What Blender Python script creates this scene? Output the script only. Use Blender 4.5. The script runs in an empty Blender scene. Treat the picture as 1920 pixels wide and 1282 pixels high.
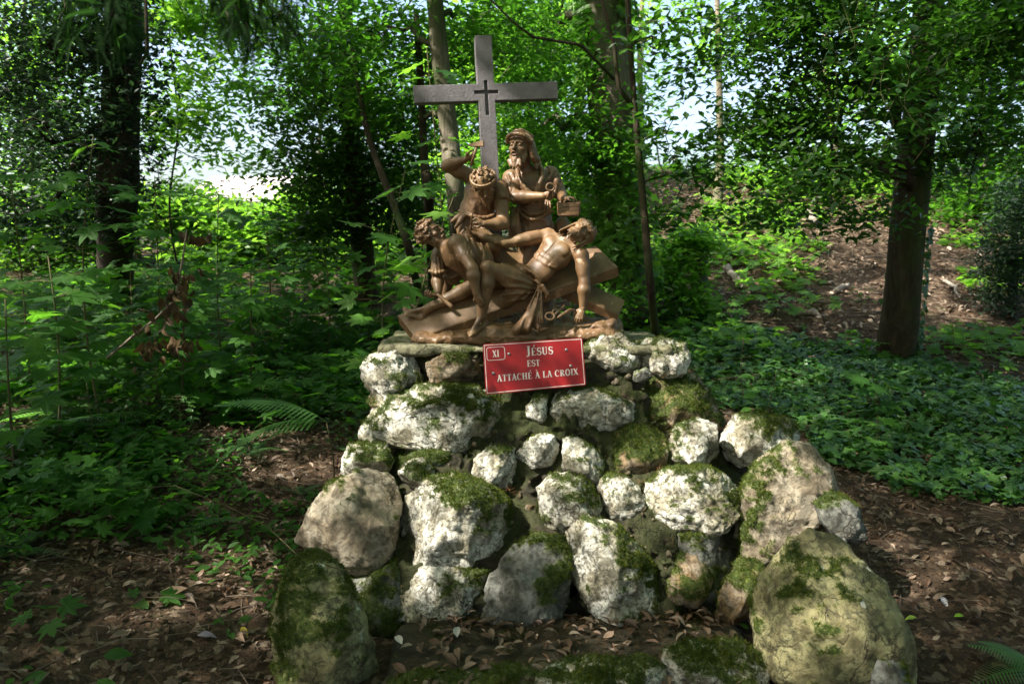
import bpy, bmesh, math, random
import numpy as np
from mathutils import Vector, Matrix
C = bpy.context.scene.collection
sc = bpy.context.scene
random.seed(7)
R_ = np.random.default_rng(11)

# ------------------------------------------------------------------ camera, sky, sun, exposure
PITCH = math.radians(6.1)
CAMZ = 1.65
cam_d = bpy.data.cameras.new('camera')
cam = bpy.data.objects.new('camera', cam_d); C.objects.link(cam)
cam.location = (0, 0, CAMZ)
cam.rotation_euler = (math.pi / 2 - PITCH, 0, 0)
cam_d.sensor_width = 36.0
cam_d.lens = 36.0 * 1500 / 1920
cam_d.clip_start = 0.05
cam_d.clip_end = 2000
cam_d.dof.use_dof = True
cam_d.dof.focus_distance = 4.2
cam_d.dof.aperture_fstop = 3.2
sc.camera = cam

SUN_DIR = Vector((-0.60, -0.30, 0.74)).normalized()      # towards the sun
world = bpy.data.worlds.new('World'); sc.world = world
world.use_nodes = True
wn = world.node_tree
sky = wn.nodes.new('ShaderNodeTexSky')
sky.sky_type = 'NISHITA'; sky.sun_disc = False
sky.sun_elevation = math.asin(SUN_DIR.z)
sky.sun_rotation = math.atan2(SUN_DIR.x, SUN_DIR.y)
sky.dust_density = 5.0; sky.ozone_density = 1.0; sky.air_density = 1.0
bg = wn.nodes['Background']
bg.inputs['Strength'].default_value = 0.15
wn.links.new(sky.outputs[0], bg.inputs['Color'])
sun_d = bpy.data.lights.new('sun', 'SUN'); sun_d.energy = 4.6; sun_d.angle = math.radians(0.6)
sun_d.color = (1.0, 0.95, 0.86)
sun = bpy.data.objects.new('sun', sun_d); C.objects.link(sun)
sun.rotation_euler = (-SUN_DIR).to_track_quat('-Z', 'Y').to_euler()
sc.view_settings.view_transform = 'Standard'; sc.view_settings.look = 'None'
sc.view_settings.exposure = 1.7; sc.view_settings.gamma = 1.0
sc.view_settings.use_curve_mapping = False
sc.cycles.max_bounces = 7; sc.cycles.diffuse_bounces = 4; sc.cycles.transmission_bounces = 6
sc.cycles.glossy_bounces = 2; sc.cycles.transparent_max_bounces = 4
sc.cycles.sample_clamp_indirect = 4.0

# ------------------------------------------------------------------ helpers
def at(px, py, Y):
    """a point of the photograph (1920 x 1282) at the distance Y in front of the camera"""
    u = (px - 960) / 1500; v = (641 - py) / 1500
    c, s = math.cos(PITCH), math.sin(PITCH)
    t = Y / (c + v * s)
    return np.array([u * t, Y, CAMZ + (v * c - s) * t])

def proj(p):
    p = np.asarray(p, float)
    c, s = math.cos(PITCH), math.sin(PITCH)
    y = p[..., 1]; z = p[..., 2] - CAMZ
    d = y * c - z * s; d = np.where(d < 0.05, 0.05, d)
    v = (y * s + z * c) / d
    return 960 + 1500 * p[..., 0] / d, 641 - 1500 * v

_T = np.random.default_rng(3).random((32, 32, 32))
def vnoise(p):
    p = np.asarray(p, float); i = np.floor(p).astype(int); f = p - i
    f = f * f * f * (f * (f * 6 - 15) + 10)
    r = 0
    for dx in (0, 1):
        wx = f[..., 0] if dx else 1 - f[..., 0]
        for dy in (0, 1):
            wy = f[..., 1] if dy else 1 - f[..., 1]
            for dz in (0, 1):
                wz = f[..., 2] if dz else 1 - f[..., 2]
                r = r + wx * wy * wz * _T[(i[..., 0] + dx) & 31, (i[..., 1] + dy) & 31, (i[..., 2] + dz) & 31]
    return r * 2 - 1
def fbm(p, oct=4, ridged=False):
    p = np.asarray(p, float); a = 1.0; r = 0; tot = 0
    for o in range(oct):
        n = vnoise(p * (2 ** o) + 17.3 * o)
        if ridged: n = 1 - 2 * np.abs(n)
        r = r + a * n; tot += a; a *= 0.5
    return r / tot
def sstep(a, b, x):
    t = np.clip((x - a) / (b - a), 0, 1); return t * t * (3 - 2 * t)

def tag(o, label=None, cat=None, group=None, kind=None):
    if label: o['label'] = label
    if cat: o['category'] = cat
    if group: o['group'] = group
    if kind: o['kind'] = kind
    return o
def empty(name, loc=(0, 0, 0), parent=None):
    o = bpy.data.objects.new(name, None); C.objects.link(o); o.location = loc
    o.empty_display_size = .05
    if parent: o.parent = parent
    return o
def link(name, me, mat=None, parent=None):
    o = bpy.data.objects.new(name, me); C.objects.link(o)
    if mat and not me.materials: me.materials.append(mat)
    if parent is not None: put(o, parent)
    return o
_LOC = {}
def wloc(o):
    v = Vector(o.location)
    return v + (wloc(o.parent) if o.parent else Vector((0, 0, 0)))
def put(o, parent):
    """child whose mesh was written in world coordinates: keep it where it is"""
    o.parent = parent
    o.location = Vector(o.location) - wloc(parent)

def mesh(name, V, F, smooth=True, attrs=None):
    """V (n,3); F an (m,k) int array or a list of such arrays"""
    me = bpy.data.meshes.new(name)
    V = np.asarray(V, np.float32)
    Fs = [np.asarray(f, np.int32) for f in (F if isinstance(F, (list, tuple)) and len(F) and hasattr(F[0], 'ndim') and F[0].ndim == 2 else [np.asarray(F)])]
    Fs = [f for f in Fs if len(f)]
    me.vertices.add(len(V)); me.vertices.foreach_set('co', V.ravel())
    nl = sum(f.size for f in Fs); npol = sum(len(f) for f in Fs)
    me.loops.add(nl); me.polygons.add(npol)
    me.loops.foreach_set('vertex_index', np.concatenate([f.ravel() for f in Fs]).astype(np.int32))
    tot = np.concatenate([np.full(len(f), f.shape[1], np.int32) for f in Fs])
    st = np.concatenate([[0], np.cumsum(tot)[:-1]]).astype(np.int32)
    me.polygons.foreach_set('loop_start', st)
    try: me.polygons.foreach_set('loop_total', tot)
    except Exception: pass
    me.polygons.foreach_set('use_smooth', np.full(npol, smooth))
    for k, a in (attrs or {}).items():
        at_ = me.attributes.new(k, 'FLOAT', 'POINT'); at_.data.foreach_set('value', np.asarray(a, np.float32))
    me.update(calc_edges=True)
    return me

def vnormals(me):
    n = np.empty(len(me.vertices) * 3, np.float32)
    me.vertex_normals.foreach_get('vector', n); return n.reshape(-1, 3)

class MB:
    """collects shapes into one mesh"""
    def __init__(s): s.v = []; s.q = []; s.t = []; s.n = 0
    def add(s, V, Q=(), T=()):
        V = np.asarray(V, float)
        if len(Q): s.q.append(np.asarray(Q) + s.n)
        if len(T): s.t.append(np.asarray(T) + s.n)
        s.v.append(V); s.n += len(V)
    def tube(s, P, r, seg=8, cap=True):
        P = np.asarray(P, float); n = len(P)
        r = np.full(n, r) if np.isscalar(r) else np.asarray(r, float)
        T = np.gradient(P, axis=0); T /= np.linalg.norm(T, axis=1, keepdims=True) + 1e-9
        a = np.array([0, 0, 1.0]) if abs(T[0][2]) < .9 else np.array([1.0, 0, 0])
        V = []
        for i in range(n):
            b = a - T[i] * (a @ T[i]); b /= np.linalg.norm(b) + 1e-9; a = b
            c = np.cross(T[i], b)
            th = np.arange(seg) * 2 * math.pi / seg
            V.append(P[i] + r[i] * (np.cos(th)[:, None] * b + np.sin(th)[:, None] * c))
        V = np.concatenate(V + [P[:1], P[-1:]])
        Q = []; Tt = []
        for i in range(n - 1):
            for k in range(seg):
                k2 = (k + 1) % seg
                Q.append((i * seg + k, i * seg + k2, (i + 1) * seg + k2, (i + 1) * seg + k))
        if cap:
            for k in range(seg):
                k2 = (k + 1) % seg
                Tt.append((n * seg, k2, k)); Tt.append((n * seg + 1, (n - 1) * seg + k, (n - 1) * seg + k2))
        s.add(V, Q, Tt)
    def box(s, c, h, Rm=None, bev=0.0):
        c = np.asarray(c, float); h = np.asarray(h, float)
        Rm = np.eye(3) if Rm is None else np.asarray(Rm)
        V = np.array([(x, y, z) for x in (-1, 1) for y in (-1, 1) for z in (-1, 1)], float) * h
        s.add(V @ Rm.T + c, [(0, 1, 3, 2), (4, 6, 7, 5), (0, 4, 5, 1), (2, 3, 7, 6), (0, 2, 6, 4), (1, 5, 7, 3)])
    def build(s, name, mat=None, parent=None, smooth=True, attrs=None):
        F = []
        if s.q: F.append(np.concatenate(s.q))
        if s.t: F.append(np.concatenate(s.t))
        me = mesh(name, np.concatenate(s.v), F, smooth, attrs)
        return link(name, me, mat, parent)

def frames(N, up=None, spin=None):
    """rotation matrices (n,3,3) whose columns are x,y,z with z = N, spun at random"""
    N = N / (np.linalg.norm(N, axis=1, keepdims=True) + 1e-9)
    n = len(N)
    a = R_.normal(size=(n, 3)) if spin is None else spin
    X = a - N * np.sum(a * N, axis=1, keepdims=True); X /= np.linalg.norm(X, axis=1, keepdims=True) + 1e-9
    Y = np.cross(N, X)
    return np.stack([X, Y, N], axis=2)

def scatter(name, tmpl, P, M, S, mat, parent=None, smooth=False, rnd=None):
    """tmpl (V, F) copied to each point P with frame M and size S"""
    V, F = tmpl; V = np.asarray(V, float); F = np.asarray(F)
    n = len(P); k = len(V)
    S = np.asarray(S); S3 = S[:, None, None] if S.ndim == 1 else S[:, None, :]
    W = np.einsum('nij,nkj->nki', M, V[None] * S3) + P[:, None]
    FF = (F[None] + (np.arange(n) * k)[:, None, None]).reshape(-1, F.shape[1])
    rnd = R_.random(n) if rnd is None else rnd
    me = mesh(name, W.reshape(-1, 3), FF, smooth, {'rnd': np.repeat(rnd, k)})
    return link(name, me, mat, parent)

# ------------------------------------------------------------------ leaf shapes (length 1 along +x, face +z)
LEAF2 = (np.array([(0, 0, 0), (.45, .24, .05), (1, 0, -.03), (.45, -.24, .05)]), np.array([(0, 2, 1), (0, 3, 2)]))
def oval(w=.5, n=3, bend=.12, fold=.06):
    xs = np.linspace(0, 1, n + 2); V = [(0, 0, 0)]
    for x in xs[1:-1]:
        h = w / 2 * math.sin(math.pi * x ** .85); z = -bend * (x - .3) ** 2
        V += [(x, h, z + fold), (x, 0, z), (x, -h, z + fold)]
    V.append((1, 0, -bend * .49))
    F = [(0, 2, 1), (0, 3, 2)]
    for i in range(n - 1):
        a = 1 + 3 * i; b = a + 3
        F += [(a, a + 1, b + 1), (a, b + 1, b), (a + 1, a + 2, b + 2), (a + 1, b + 2, b + 1)]
    a = 1 + 3 * (n - 1); e = len(V) - 1
    F += [(a, a + 1, e), (a + 1, a + 2, e)]
    return np.array(V, float), np.array(F)
OVAL = oval()
def lobed(ang, rad, droop=.15, cx=.0):
    V = [(cx, 0, 0.0)]
    for a, r in zip(ang, rad):
        a = math.radians(a); V.append((cx + r * math.cos(a), r * math.sin(a), -droop * r * r + .03 * math.cos(9 * a)))
    n = len(ang)
    F = [(0, i, i + 1) for i in range(1, n)]
    return np.array(V, float), np.array(F)
_ma = [-172, -150, -128, -118, -100, -84, -72, -64, -50, -42, -33, -24, -12, -7, 0]
_mr = [.16, .34, .50, .40, .55, .70, .52, .45, .72, .92, .68, .48, .74, .80, 1.0]
MAPLE = lobed(_ma + [-a for a in _ma[-2::-1]], _mr + _mr[-2::-1], .16)
_ia = [-165, -130, -105, -80, -58, -35, -18, 0]; _ir = [.30, .42, .34, .60, .56, .45, .62, .95]
IVY = lobed(_ia + [-a for a in _ia[-2::-1]], _ir + _ir[-2::-1], .10)

# ------------------------------------------------------------------ materials
def nt(name):
    m = bpy.data.materials.new(name); m.use_nodes = True
    t = m.node_tree; p = t.nodes['Principled BSDF']
    return m, t, p
def N(t, typ, **kw):
    n = t.nodes.new(typ)
    for k, v in kw.items():
        if k in ('i',):
            for a, b in v.items(): n.inputs[a].default_value = b
        else: setattr(n, k, v)
    return n
def noise_n(t, scale, detail=6, rough=.6, co=None, dist=0):
    n = N(t, 'ShaderNodeTexNoise', i={'Scale': scale, 'Detail': detail, 'Roughness': rough, 'Distortion': dist})
    if co is not None: t.links.new(co, n.inputs['Vector'])
    return n.outputs['Fac']
def ramp(t, fac, stops, interp='LINEAR'):
    r = N(t, 'ShaderNodeValToRGB'); r.color_ramp.interpolation = interp
    e = r.color_ramp.elements
    while len(e) < len(stops): e.new(.5)
    for k, (p, c) in enumerate(stops):
        e[k].position = p; e[k].color = (*c, 1) if not np.isscalar(c) else (c, c, c, 1)
    t.links.new(fac, r.inputs['Fac']); return r.outputs['Color']
def mixc(t, fac, a, b, blend='MIX'):
    m = N(t, 'ShaderNodeMix', data_type='RGBA', blend_type=blend)
    for s, v in ((0, fac), (6, a), (7, b)):
        if hasattr(v, 'is_output'): t.links.new(v, m.inputs[s])
        elif s == 0: m.inputs[0].default_value = v
        else: m.inputs[s].default_value = (*v, 1)
    return m.outputs[2]
def mathn(t, op, a, b=0.0, clamp=False):
    m = N(t, 'ShaderNodeMath', operation=op, use_clamp=clamp)
    for s, v in ((0, a), (1, b)):
        if hasattr(v, 'is_output'): t.links.new(v, m.inputs[s])
        else: m.inputs[s].default_value = v
    return m.outputs[0]
def bump(t, p, h, strength=.5, dist=.01):
    b = N(t, 'ShaderNodeBump', i={'Strength': strength, 'Distance': dist}); t.links.new(h, b.inputs['Height'])
    t.links.new(b.outputs[0], p.inputs['Normal']); return b
def objco(t):
    g = N(t, 'ShaderNodeTexCoord'); return g.outputs['Object']
def attr(t, name):
    a = N(t, 'ShaderNodeAttribute', attribute_name=name); return a.outputs['Fac']

def leafmat(name, cols, trans, rough=.45, tw=.45, spec=.4):
    m, t, p = nt(name)
    r = attr(t, 'rnd')
    oi = N(t, 'ShaderNodeObjectInfo')
    rr = mathn(t, 'FRACT', mathn(t, 'ADD', r, oi.outputs['Random']))
    c = ramp(t, rr, [(i / (len(cols) - 1), q) for i, q in enumerate(cols)])
    t.links.new(c, p.inputs['Base Color'])
    p.inputs['Roughness'].default_value = rough; p.inputs['Specular IOR Level'].default_value = spec
    tr = N(t, 'ShaderNodeBsdfTranslucent')
    tc = ramp(t, rr, [(i / (len(trans) - 1), q) for i, q in enumerate(trans)])
    t.links.new(tc, tr.inputs['Color'])
    ms = N(t, 'ShaderNodeMixShader'); ms.inputs[0].default_value = tw
    t.links.new(p.outputs[0], ms.inputs[1]); t.links.new(tr.outputs[0], ms.inputs[2])
    t.links.new(ms.outputs[0], t.nodes['Material Output'].inputs['Surface'])
    return m
M = {}
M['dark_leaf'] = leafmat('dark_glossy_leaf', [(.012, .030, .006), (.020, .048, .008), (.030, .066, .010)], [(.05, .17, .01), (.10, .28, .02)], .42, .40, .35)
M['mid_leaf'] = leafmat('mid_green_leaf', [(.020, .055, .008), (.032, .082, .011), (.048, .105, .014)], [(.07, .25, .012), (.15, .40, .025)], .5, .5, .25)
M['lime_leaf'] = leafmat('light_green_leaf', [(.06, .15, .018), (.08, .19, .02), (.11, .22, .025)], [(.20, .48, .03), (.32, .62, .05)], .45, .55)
M['maple_leaf'] = leafmat('maple_leaf', [(.026, .078, .014), (.036, .10, .015), (.046, .12, .020)], [(.11, .34, .02), (.20, .48, .03)], .55, .5, .22)
M['blue_leaf'] = leafmat('bluish_yew_leaf', [(.016, .034, .018), (.024, .05, .024), (.035, .065, .03)], [(.03, .08, .02), (.05, .12, .03)], .45, .25)
M['ivy_leaf'] = leafmat('ivy_leaf', [(.022, .07, .014), (.038, .10, .018), (.065, .15, .025), (.028, .08, .018)], [(.06, .22, .02), (.12, .32, .03)], .36, .3, .42)
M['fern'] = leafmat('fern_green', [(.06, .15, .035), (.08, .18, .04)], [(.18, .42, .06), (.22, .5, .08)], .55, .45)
M['dead_leaf'] = leafmat('dead_leaf', [(.07, .038, .022), (.15, .09, .055), (.045, .026, .015), (.20, .135, .09), (.10, .055, .032), (.055, .035, .02), (.30, .23, .17), (.12, .07, .04)], [(.08, .04, .02), (.12, .07, .03)], .55, .12, .35)
M['pale_dead'] = leafmat('bleached_leaf', [(.22, .16, .11), (.34, .27, .20), (.16, .11, .07)], [(.1, .07, .04)] * 2, .6, .1)
M['crumb'] = leafmat('leaf_crumb', [(.03, .018, .010), (.09, .055, .032), (.05, .03, .017), (.15, .10, .065)], [(.05, .03, .01)] * 2, .8, .05, .2)
M['needle'] = leafmat('fallen_needle', [(.16, .07, .025), (.10, .05, .02), (.22, .11, .04)], [(.1, .05, .02), (.1, .05, .02)], .7, .1, .2)
M['moss'] = leafmat('moss_tuft', [(.025, .045, .005), (.05, .075, .008), (.095, .10, .015), (.03, .05, .005)], [(.06, .12, .01), (.13, .17, .02)], .8, .25, .1)
M['grey_twig'] = leafmat('dry_twig', [(.12, .09, .065), (.20, .16, .12), (.07, .05, .035)], [(.05, .04, .02), (.05, .04, .02)], .8, .03, .2)

def barkmat(name, a, b, green=0.0, sc_=9):
    m, t, p = nt(name)
    co = objco(t); mp = N(t, 'ShaderNodeMapping', i={'Scale': (sc_, sc_, sc_ * .22)}); t.links.new(co, mp.inputs[0])
    f = noise_n(t, 1.6, 8, .65, mp.outputs[0], .6)
    c = ramp(t, f, [(.3, a), (.7, b)])
    f2 = noise_n(t, 1.1, 5, .6, co)
    g = ramp(t, f2, [(.62 - green, 0.0), (.72 - green * .6, 1.0)])
    c = mixc(t, g, c, (.035, .055, .012)) if green > 0 else c
    t.links.new(c, p.inputs['Base Color']); p.inputs['Roughness'].default_value = .9
    p.inputs['Specular IOR Level'].default_value = .2
    bump(t, p, f, .9, .03)
    return m
M['dark_bark'] = barkmat('dark_bark', (.014, .010, .007), (.075, .055, .035), .12)
M['mossy_bark'] = barkmat('mossy_bark', (.07, .06, .042), (.20, .17, .125), .20)
M['pale_bark'] = barkmat('pale_bark', (.12, .10, .07), (.25, .21, .15), .12)
M['stem'] = barkmat('green_stem', (.06, .06, .025), (.12, .10, .05), 0)
M['grey_wood'] = barkmat('weathered_wood', (.14, .12, .10), (.32, .28, .23), .05)
# ------------------------------------------------------------------ signed distance modelling for the cast figures
class SDF:
    def __init__(s, lo, hi, vox):
        s.lo = np.asarray(lo, float); s.h = vox
        s.n = np.ceil((np.asarray(hi) - s.lo) / vox).astype(int) + 1
        s.v = np.full(s.n, .06, np.float32)
    def _sub(s, lo, hi, m):
        a = np.maximum(np.floor((lo - m - s.lo) / s.h).astype(int), 0)
        b = np.minimum(np.ceil((hi + m - s.lo) / s.h).astype(int) + 1, s.n)
        if np.any(b <= a): return None, None
        ax = [s.lo[i] + s.h * np.arange(a[i], b[i]) for i in range(3)]
        X = np.stack(np.meshgrid(*ax, indexing='ij'), -1)
        return (slice(a[0], b[0]), slice(a[1], b[1]), slice(a[2], b[2])), X
    def _mix(s, sl, d, k, sub):
        v = s.v[sl]
        if sub:
            d = -d; h = np.maximum(k - np.abs(v - d), 0) / k
            s.v[sl] = np.maximum(v, d) + h * h * k * .25
        else:
            h = np.maximum(k - np.abs(v - d), 0) / k
            s.v[sl] = np.minimum(v, d) - h * h * k * .25
    def rc(s, a, b, ra, rb=None, k=.010, sub=False):
        rb = ra if rb is None else rb
        a = np.asarray(a, float); b = np.asarray(b, float)
        r = max(ra, rb)
        sl, X = s._sub(np.minimum(a, b), np.maximum(a, b), r + k + .012)
        if sl is None: return
        ab = b - a; L = ab @ ab + 1e-12
        t = np.clip(((X - a) @ ab) / L, 0, 1)
        d = np.linalg.norm(X - a - t[..., None] * ab, axis=-1) - (ra + (rb - ra) * t)
        s._mix(sl, d.astype(np.float32), k, sub)
    def chain(s, P, r, k=.010, sub=False):
        for i in range(len(P) - 1): s.rc(P[i], P[i + 1], r[i], r[i + 1], k, sub)
    def curve(s, P, r, k=.008, n=10, sub=False):
        """smooth tube through control points"""
        P = np.asarray(P, float); m = len(P); r = np.full(m, r) if np.isscalar(r) else np.asarray(r, float)
        Q, q = smooth_curve(P, r, n)
        s.chain(Q, q, k, sub)
    def ell(s, c, r, Rm=None, k=.012, sub=False):
        c = np.asarray(c, float); r = np.asarray(r, float); m = max(r)
        sl, X = s._sub(c, c, m + k + .012)
        if sl is None: return
        p = X - c
        if Rm is not None: p = p @ np.asarray(Rm)
        k0 = np.linalg.norm(p / r, axis=-1); k1 = np.linalg.norm(p / (r * r), axis=-1) + 1e-9
        s._mix(sl, (k0 * (k0 - 1) / k1).astype(np.float32), k, sub)
    def box(s, c, h, Rm=None, rd=.003, k=.004, sub=False):
        c = np.asarray(c, float); h = np.asarray(h, float)
        sl, X = s._sub(c, c, np.linalg.norm(h) + k + .012)
        if sl is None: return
        p = X - c
        if Rm is not None: p = p @ np.asarray(Rm)
        q = np.abs(p) - (h - rd)
        d = np.linalg.norm(np.maximum(q, 0), axis=-1) + np.minimum(np.max(q, axis=-1), 0) - rd
        s._mix(sl, d.astype(np.float32), k, sub)
    def wave(s, c, rad, across=None, wl=.02, amp=.004, fan=None, nf=14, warp=1.2, seed=0):
        """cloth folds: ridges a wavelength wl apart across a direction, or nf to the radian round a pivot"""
        c = np.asarray(c, float); rad = np.asarray(rad, float)
        sl, X = s._sub(c - rad, c + rad, 0)
        if sl is None: return
        q = np.sum(((X - c) / rad) ** 2, -1); w = sstep(1.0, .55, q)
        if fan is None: ph = (X @ nrm(across)) * 2 * math.pi / wl
        else: ph = np.arctan2(X[..., 2] - fan[2], X[..., 0] - fan[0]) * nf
        ph = ph + warp * 2.2 * fbm(X * 14 + seed * 5.1, 2)
        am = .65 + .6 * vnoise(X * 22 + seed * 3.3)
        h = (np.sin(ph) * .5 + .5) ** 1.6 - .35
        s.v[sl] -= (amp * w * am * h).astype(np.float32)
    def mesh(s, name, disp=0.0, dsc=60):
        v = s.v; n = s.n
        v[0] = v[-1] = .06; v[:, 0] = v[:, -1] = .06; v[:, :, 0] = v[:, :, -1] = .06
        neg = v < 0
        c = [neg[dx:n[0] - 1 + dx, dy:n[1] - 1 + dy, dz:n[2] - 1 + dz] for dx in (0, 1) for dy in (0, 1) for dz in (0, 1)]
        cnt = sum(x.astype(np.int8) for x in c)
        I = np.argwhere((cnt > 0) & (cnt < 8)); del c, cnt
        acc = np.zeros((len(I), 3)); num = np.zeros(len(I))
        corners = [(x, y, z) for x in (0, 1) for y in (0, 1) for z in (0, 1)]
        vals = {cc: v[I[:, 0] + cc[0], I[:, 1] + cc[1], I[:, 2] + cc[2]] for cc in corners}
        for ca in corners:
            for ax in range(3):
                if ca[ax]: continue
                cb = list(ca); cb[ax] = 1; cb = tuple(cb)
                a, b = vals[ca], vals[cb]; m = (a < 0) != (b < 0)
                t = np.where(m, a / (a - b + 1e-20 * (a == b)), 0)
                p = np.array(ca, float)[None] + np.eye(3)[ax][None] * t[:, None]
                acc[m] += p[m]; num[m] += 1
        V = s.lo + s.h * (I + acc / num[:, None])
        idx = np.full(n, -1, np.int32); idx[I[:, 0], I[:, 1], I[:, 2]] = np.arange(len(I))
        Q = []
        for ax in range(3):
            o1, o2 = [(1, 2), (2, 0), (0, 1)][ax]
            sa = [slice(1, -1)] * 3; sb = [slice(1, -1)] * 3
            sa[ax] = slice(0, -1); sb[ax] = slice(1, None)
            m = neg[tuple(sa)] != neg[tuple(sb)]
            J = np.argwhere(m); off = np.array([1, 1, 1]); off[ax] = 0; J = J + off
            e1 = np.zeros(3, int); e1[o1] = 1; e2 = np.zeros(3, int); e2[o2] = 1
            g = lambda K: idx[K[:, 0], K[:, 1], K[:, 2]]
            q = np.stack([g(J - e1 - e2), g(J - e2), g(J), g(J - e1)], 1)
            fl = ~neg[J[:, 0], J[:, 1], J[:, 2]]
            q[fl] = q[fl][:, ::-1]
            Q.append(q[np.all(q >= 0, axis=1)])
        Q = np.concatenate(Q)
        # one light smoothing pass
        for _ in range(1):
            A = np.zeros_like(V); W = np.zeros(len(V))
            for a in range(4):
                np.add.at(A, Q[:, a], V[Q[:, (a + 1) % 4]] + V[Q[:, (a - 1) % 4]]); np.add.at(W, Q[:, a], 2)
            V = V * .5 + A / W[:, None] * .5
        if disp: V = V + (fbm(V * dsc, 3)[:, None]) * disp * np.array([1, 1, 1])
        return mesh(name, V, Q, True)

def smooth_curve(P, r, n=10):
    P = np.asarray(P, float); m = len(P); r = np.full(m, r) if np.isscalar(r) else np.asarray(r, float)
    if m < 3:
        t = np.linspace(0, 1, n)[:, None]; return P[0] + (P[-1] - P[0]) * t, r[0] + (r[-1] - r[0]) * t[:, 0]
    E = np.vstack([2 * P[0] - P[1], P, 2 * P[-1] - P[-2]])
    Q = []; q = []
    for u in np.linspace(0, m - 1, n):
        i = min(int(u), m - 2); t = u - i
        p0, p1, p2, p3 = E[i], E[i + 1], E[i + 2], E[i + 3]
        Q.append(.5 * (2 * p1 + (p2 - p0) * t + (2 * p0 - 5 * p1 + 4 * p2 - p3) * t * t + (3 * p1 - p0 - 3 * p2 + p3) * t ** 3))
        q.append(r[i] + (r[i + 1] - r[i]) * t)
    return np.array(Q), np.array(q)

SY = 4.36                       # distance of the sculpture
U = SY / 1500                   # metres per photo pixel there
def P3(px, py, d=0.0): return at(px, py, SY + d)
def nrm(v): v = np.asarray(v, float); return v / (np.linalg.norm(v) + 1e-12)
def rotm(x, y, z): return np.stack([nrm(x), nrm(y), nrm(z)], 1)
def ortho(z, hint):
    z = nrm(z); x = nrm(np.asarray(hint) - z * (np.asarray(hint) @ z)); return x, z

def head(s, c, up, face, h, beard=True, hair='curly', seed=0, hair_s=None, beard_s=None):
    """c centre of the head, up crown direction, face direction, h height chin to crown"""
    rg = np.random.default_rng(seed)
    up = nrm(up); f = nrm(np.asarray(face) - up * (np.asarray(face) @ up)); sd = np.cross(f, up)
    B = rotm(sd, f, up)
    q = lambda a, b, u: np.asarray(c) + h * (a * sd + b * f + u * up)
    s.ell(q(0, -.07, .12), np.array([.33, .41, .37]) * h, B, .01)
    s.ell(q(0, .08, -.12), np.array([.25, .28, .36]) * h, B, .012)
    s.rc(q(0, .20, -.42), q(0, .22, -.40), .085 * h, .085 * h, .012)
    s.rc(q(-.2, 0, -.28), q(0, .22, -.42), .06 * h, .07 * h, .012)
    s.rc(q(.2, 0, -.28), q(0, .22, -.42), .06 * h, .07 * h, .012)
    for g in (-1, 1):
        s.ell(q(g * .13, .40, .05), np.array([.085, .07, .06]) * h, B, .008, True)
        s.ell(q(g * .13, .31, .04), np.array([.06, .05, .045]) * h, B, .003)
        s.rc(q(g * .05, .37, .13), q(g * .21, .30, .12), .035 * h, .03 * h, .006)
        s.ell(q(g * .17, .24, -.07), np.array([.09, .08, .07]) * h, B, .01)
        s.ell(q(g * .33, -.04, 0), np.array([.04, .08, .12]) * h, B, .004)
    s.rc(q(0, .36, .10), q(0, .46, -.10), .035 * h, .05 * h, .006)
    s.rc(q(-.05, .40, -.11), q(.05, .40, -.11), .035 * h, .035 * h, .004)
    s.rc(q(-.07, .37, -.225), q(.07, .37, -.225), .028 * h, .028 * h, .004)
    s.rc(q(-.06, .36, -.285), q(.06, .36, -.285), .03 * h, .03 * h, .004)
    s.rc(q(-.09, .40, -.255), q(.09, .40, -.255), .012 * h, .012 * h, .003, True)
    b = beard_s or s
    if beard:
        for i in range(46):
            a = rg.uniform(-1, 1); t = rg.uniform(0, 1)
            x = a * .27; y = .30 - .30 * abs(a) ** 1.4 + .06 * t; u = -.30 - .16 * t + .22 * abs(a)
            p = q(x, y, u); e = q(x * .8 + rg.uniform(-.04, .04), y + .03 + rg.uniform(-.03, .05), u - .12 - .1 * t)
            b.rc(p, e, .045 * h, .022 * h, .004)
        for g in (-1, 1): b.rc(q(g * .02, .42, -.19), q(g * .14, .34, -.28), .028 * h, .016 * h, .004)
    hs = hair_s or s
    if hair == 'curly':
        for i in range(190):
            v = rg.normal(size=3); v /= np.linalg.norm(v)
            if v[1] > .55 and v[2] < .55: continue
            if v[2] < -.55: continue
            p = q(v[0] * .35, -.07 + v[1] * .42, .12 + v[2] * .39)
            t = nrm(rg.normal(size=3)); w = nrm(np.cross(v, t))
            e1 = p + h * .035 * t + h * .02 * (sd * v[0] + f * v[1] + up * v[2]); e2 = e1 + h * .035 * w
            hs.rc(p, e1, .05 * h, .042 * h, .004); hs.rc(e1, e2, .042 * h, .03 * h, .003)
    if hair == 'long':
        for i in range(60):
            a = rg.uniform(-2.6, 2.6)
            x0 = .1 * math.sin(a); y0 = -.07 + .1 * math.cos(a)
            if abs(a) < .5: continue
            x1, y1 = .36 * math.sin(a), -.07 + .38 * math.cos(a) * (.75 if math.cos(a) > 0 else 1)
            u2 = -.35 - .3 * rg.random() if abs(a) > 1.1 else -.02
            hs.curve([q(x0, y0, .50), q(x1 * .75, y1 * .8, .42), q(x1, y1, .12 + rg.uniform(-.05, .05)), q(x1 * 1.12, y1 * 1.05, u2)],
                     [.03 * h, .045 * h, .045 * h, .025 * h], .004, 8)
    return q

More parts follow.
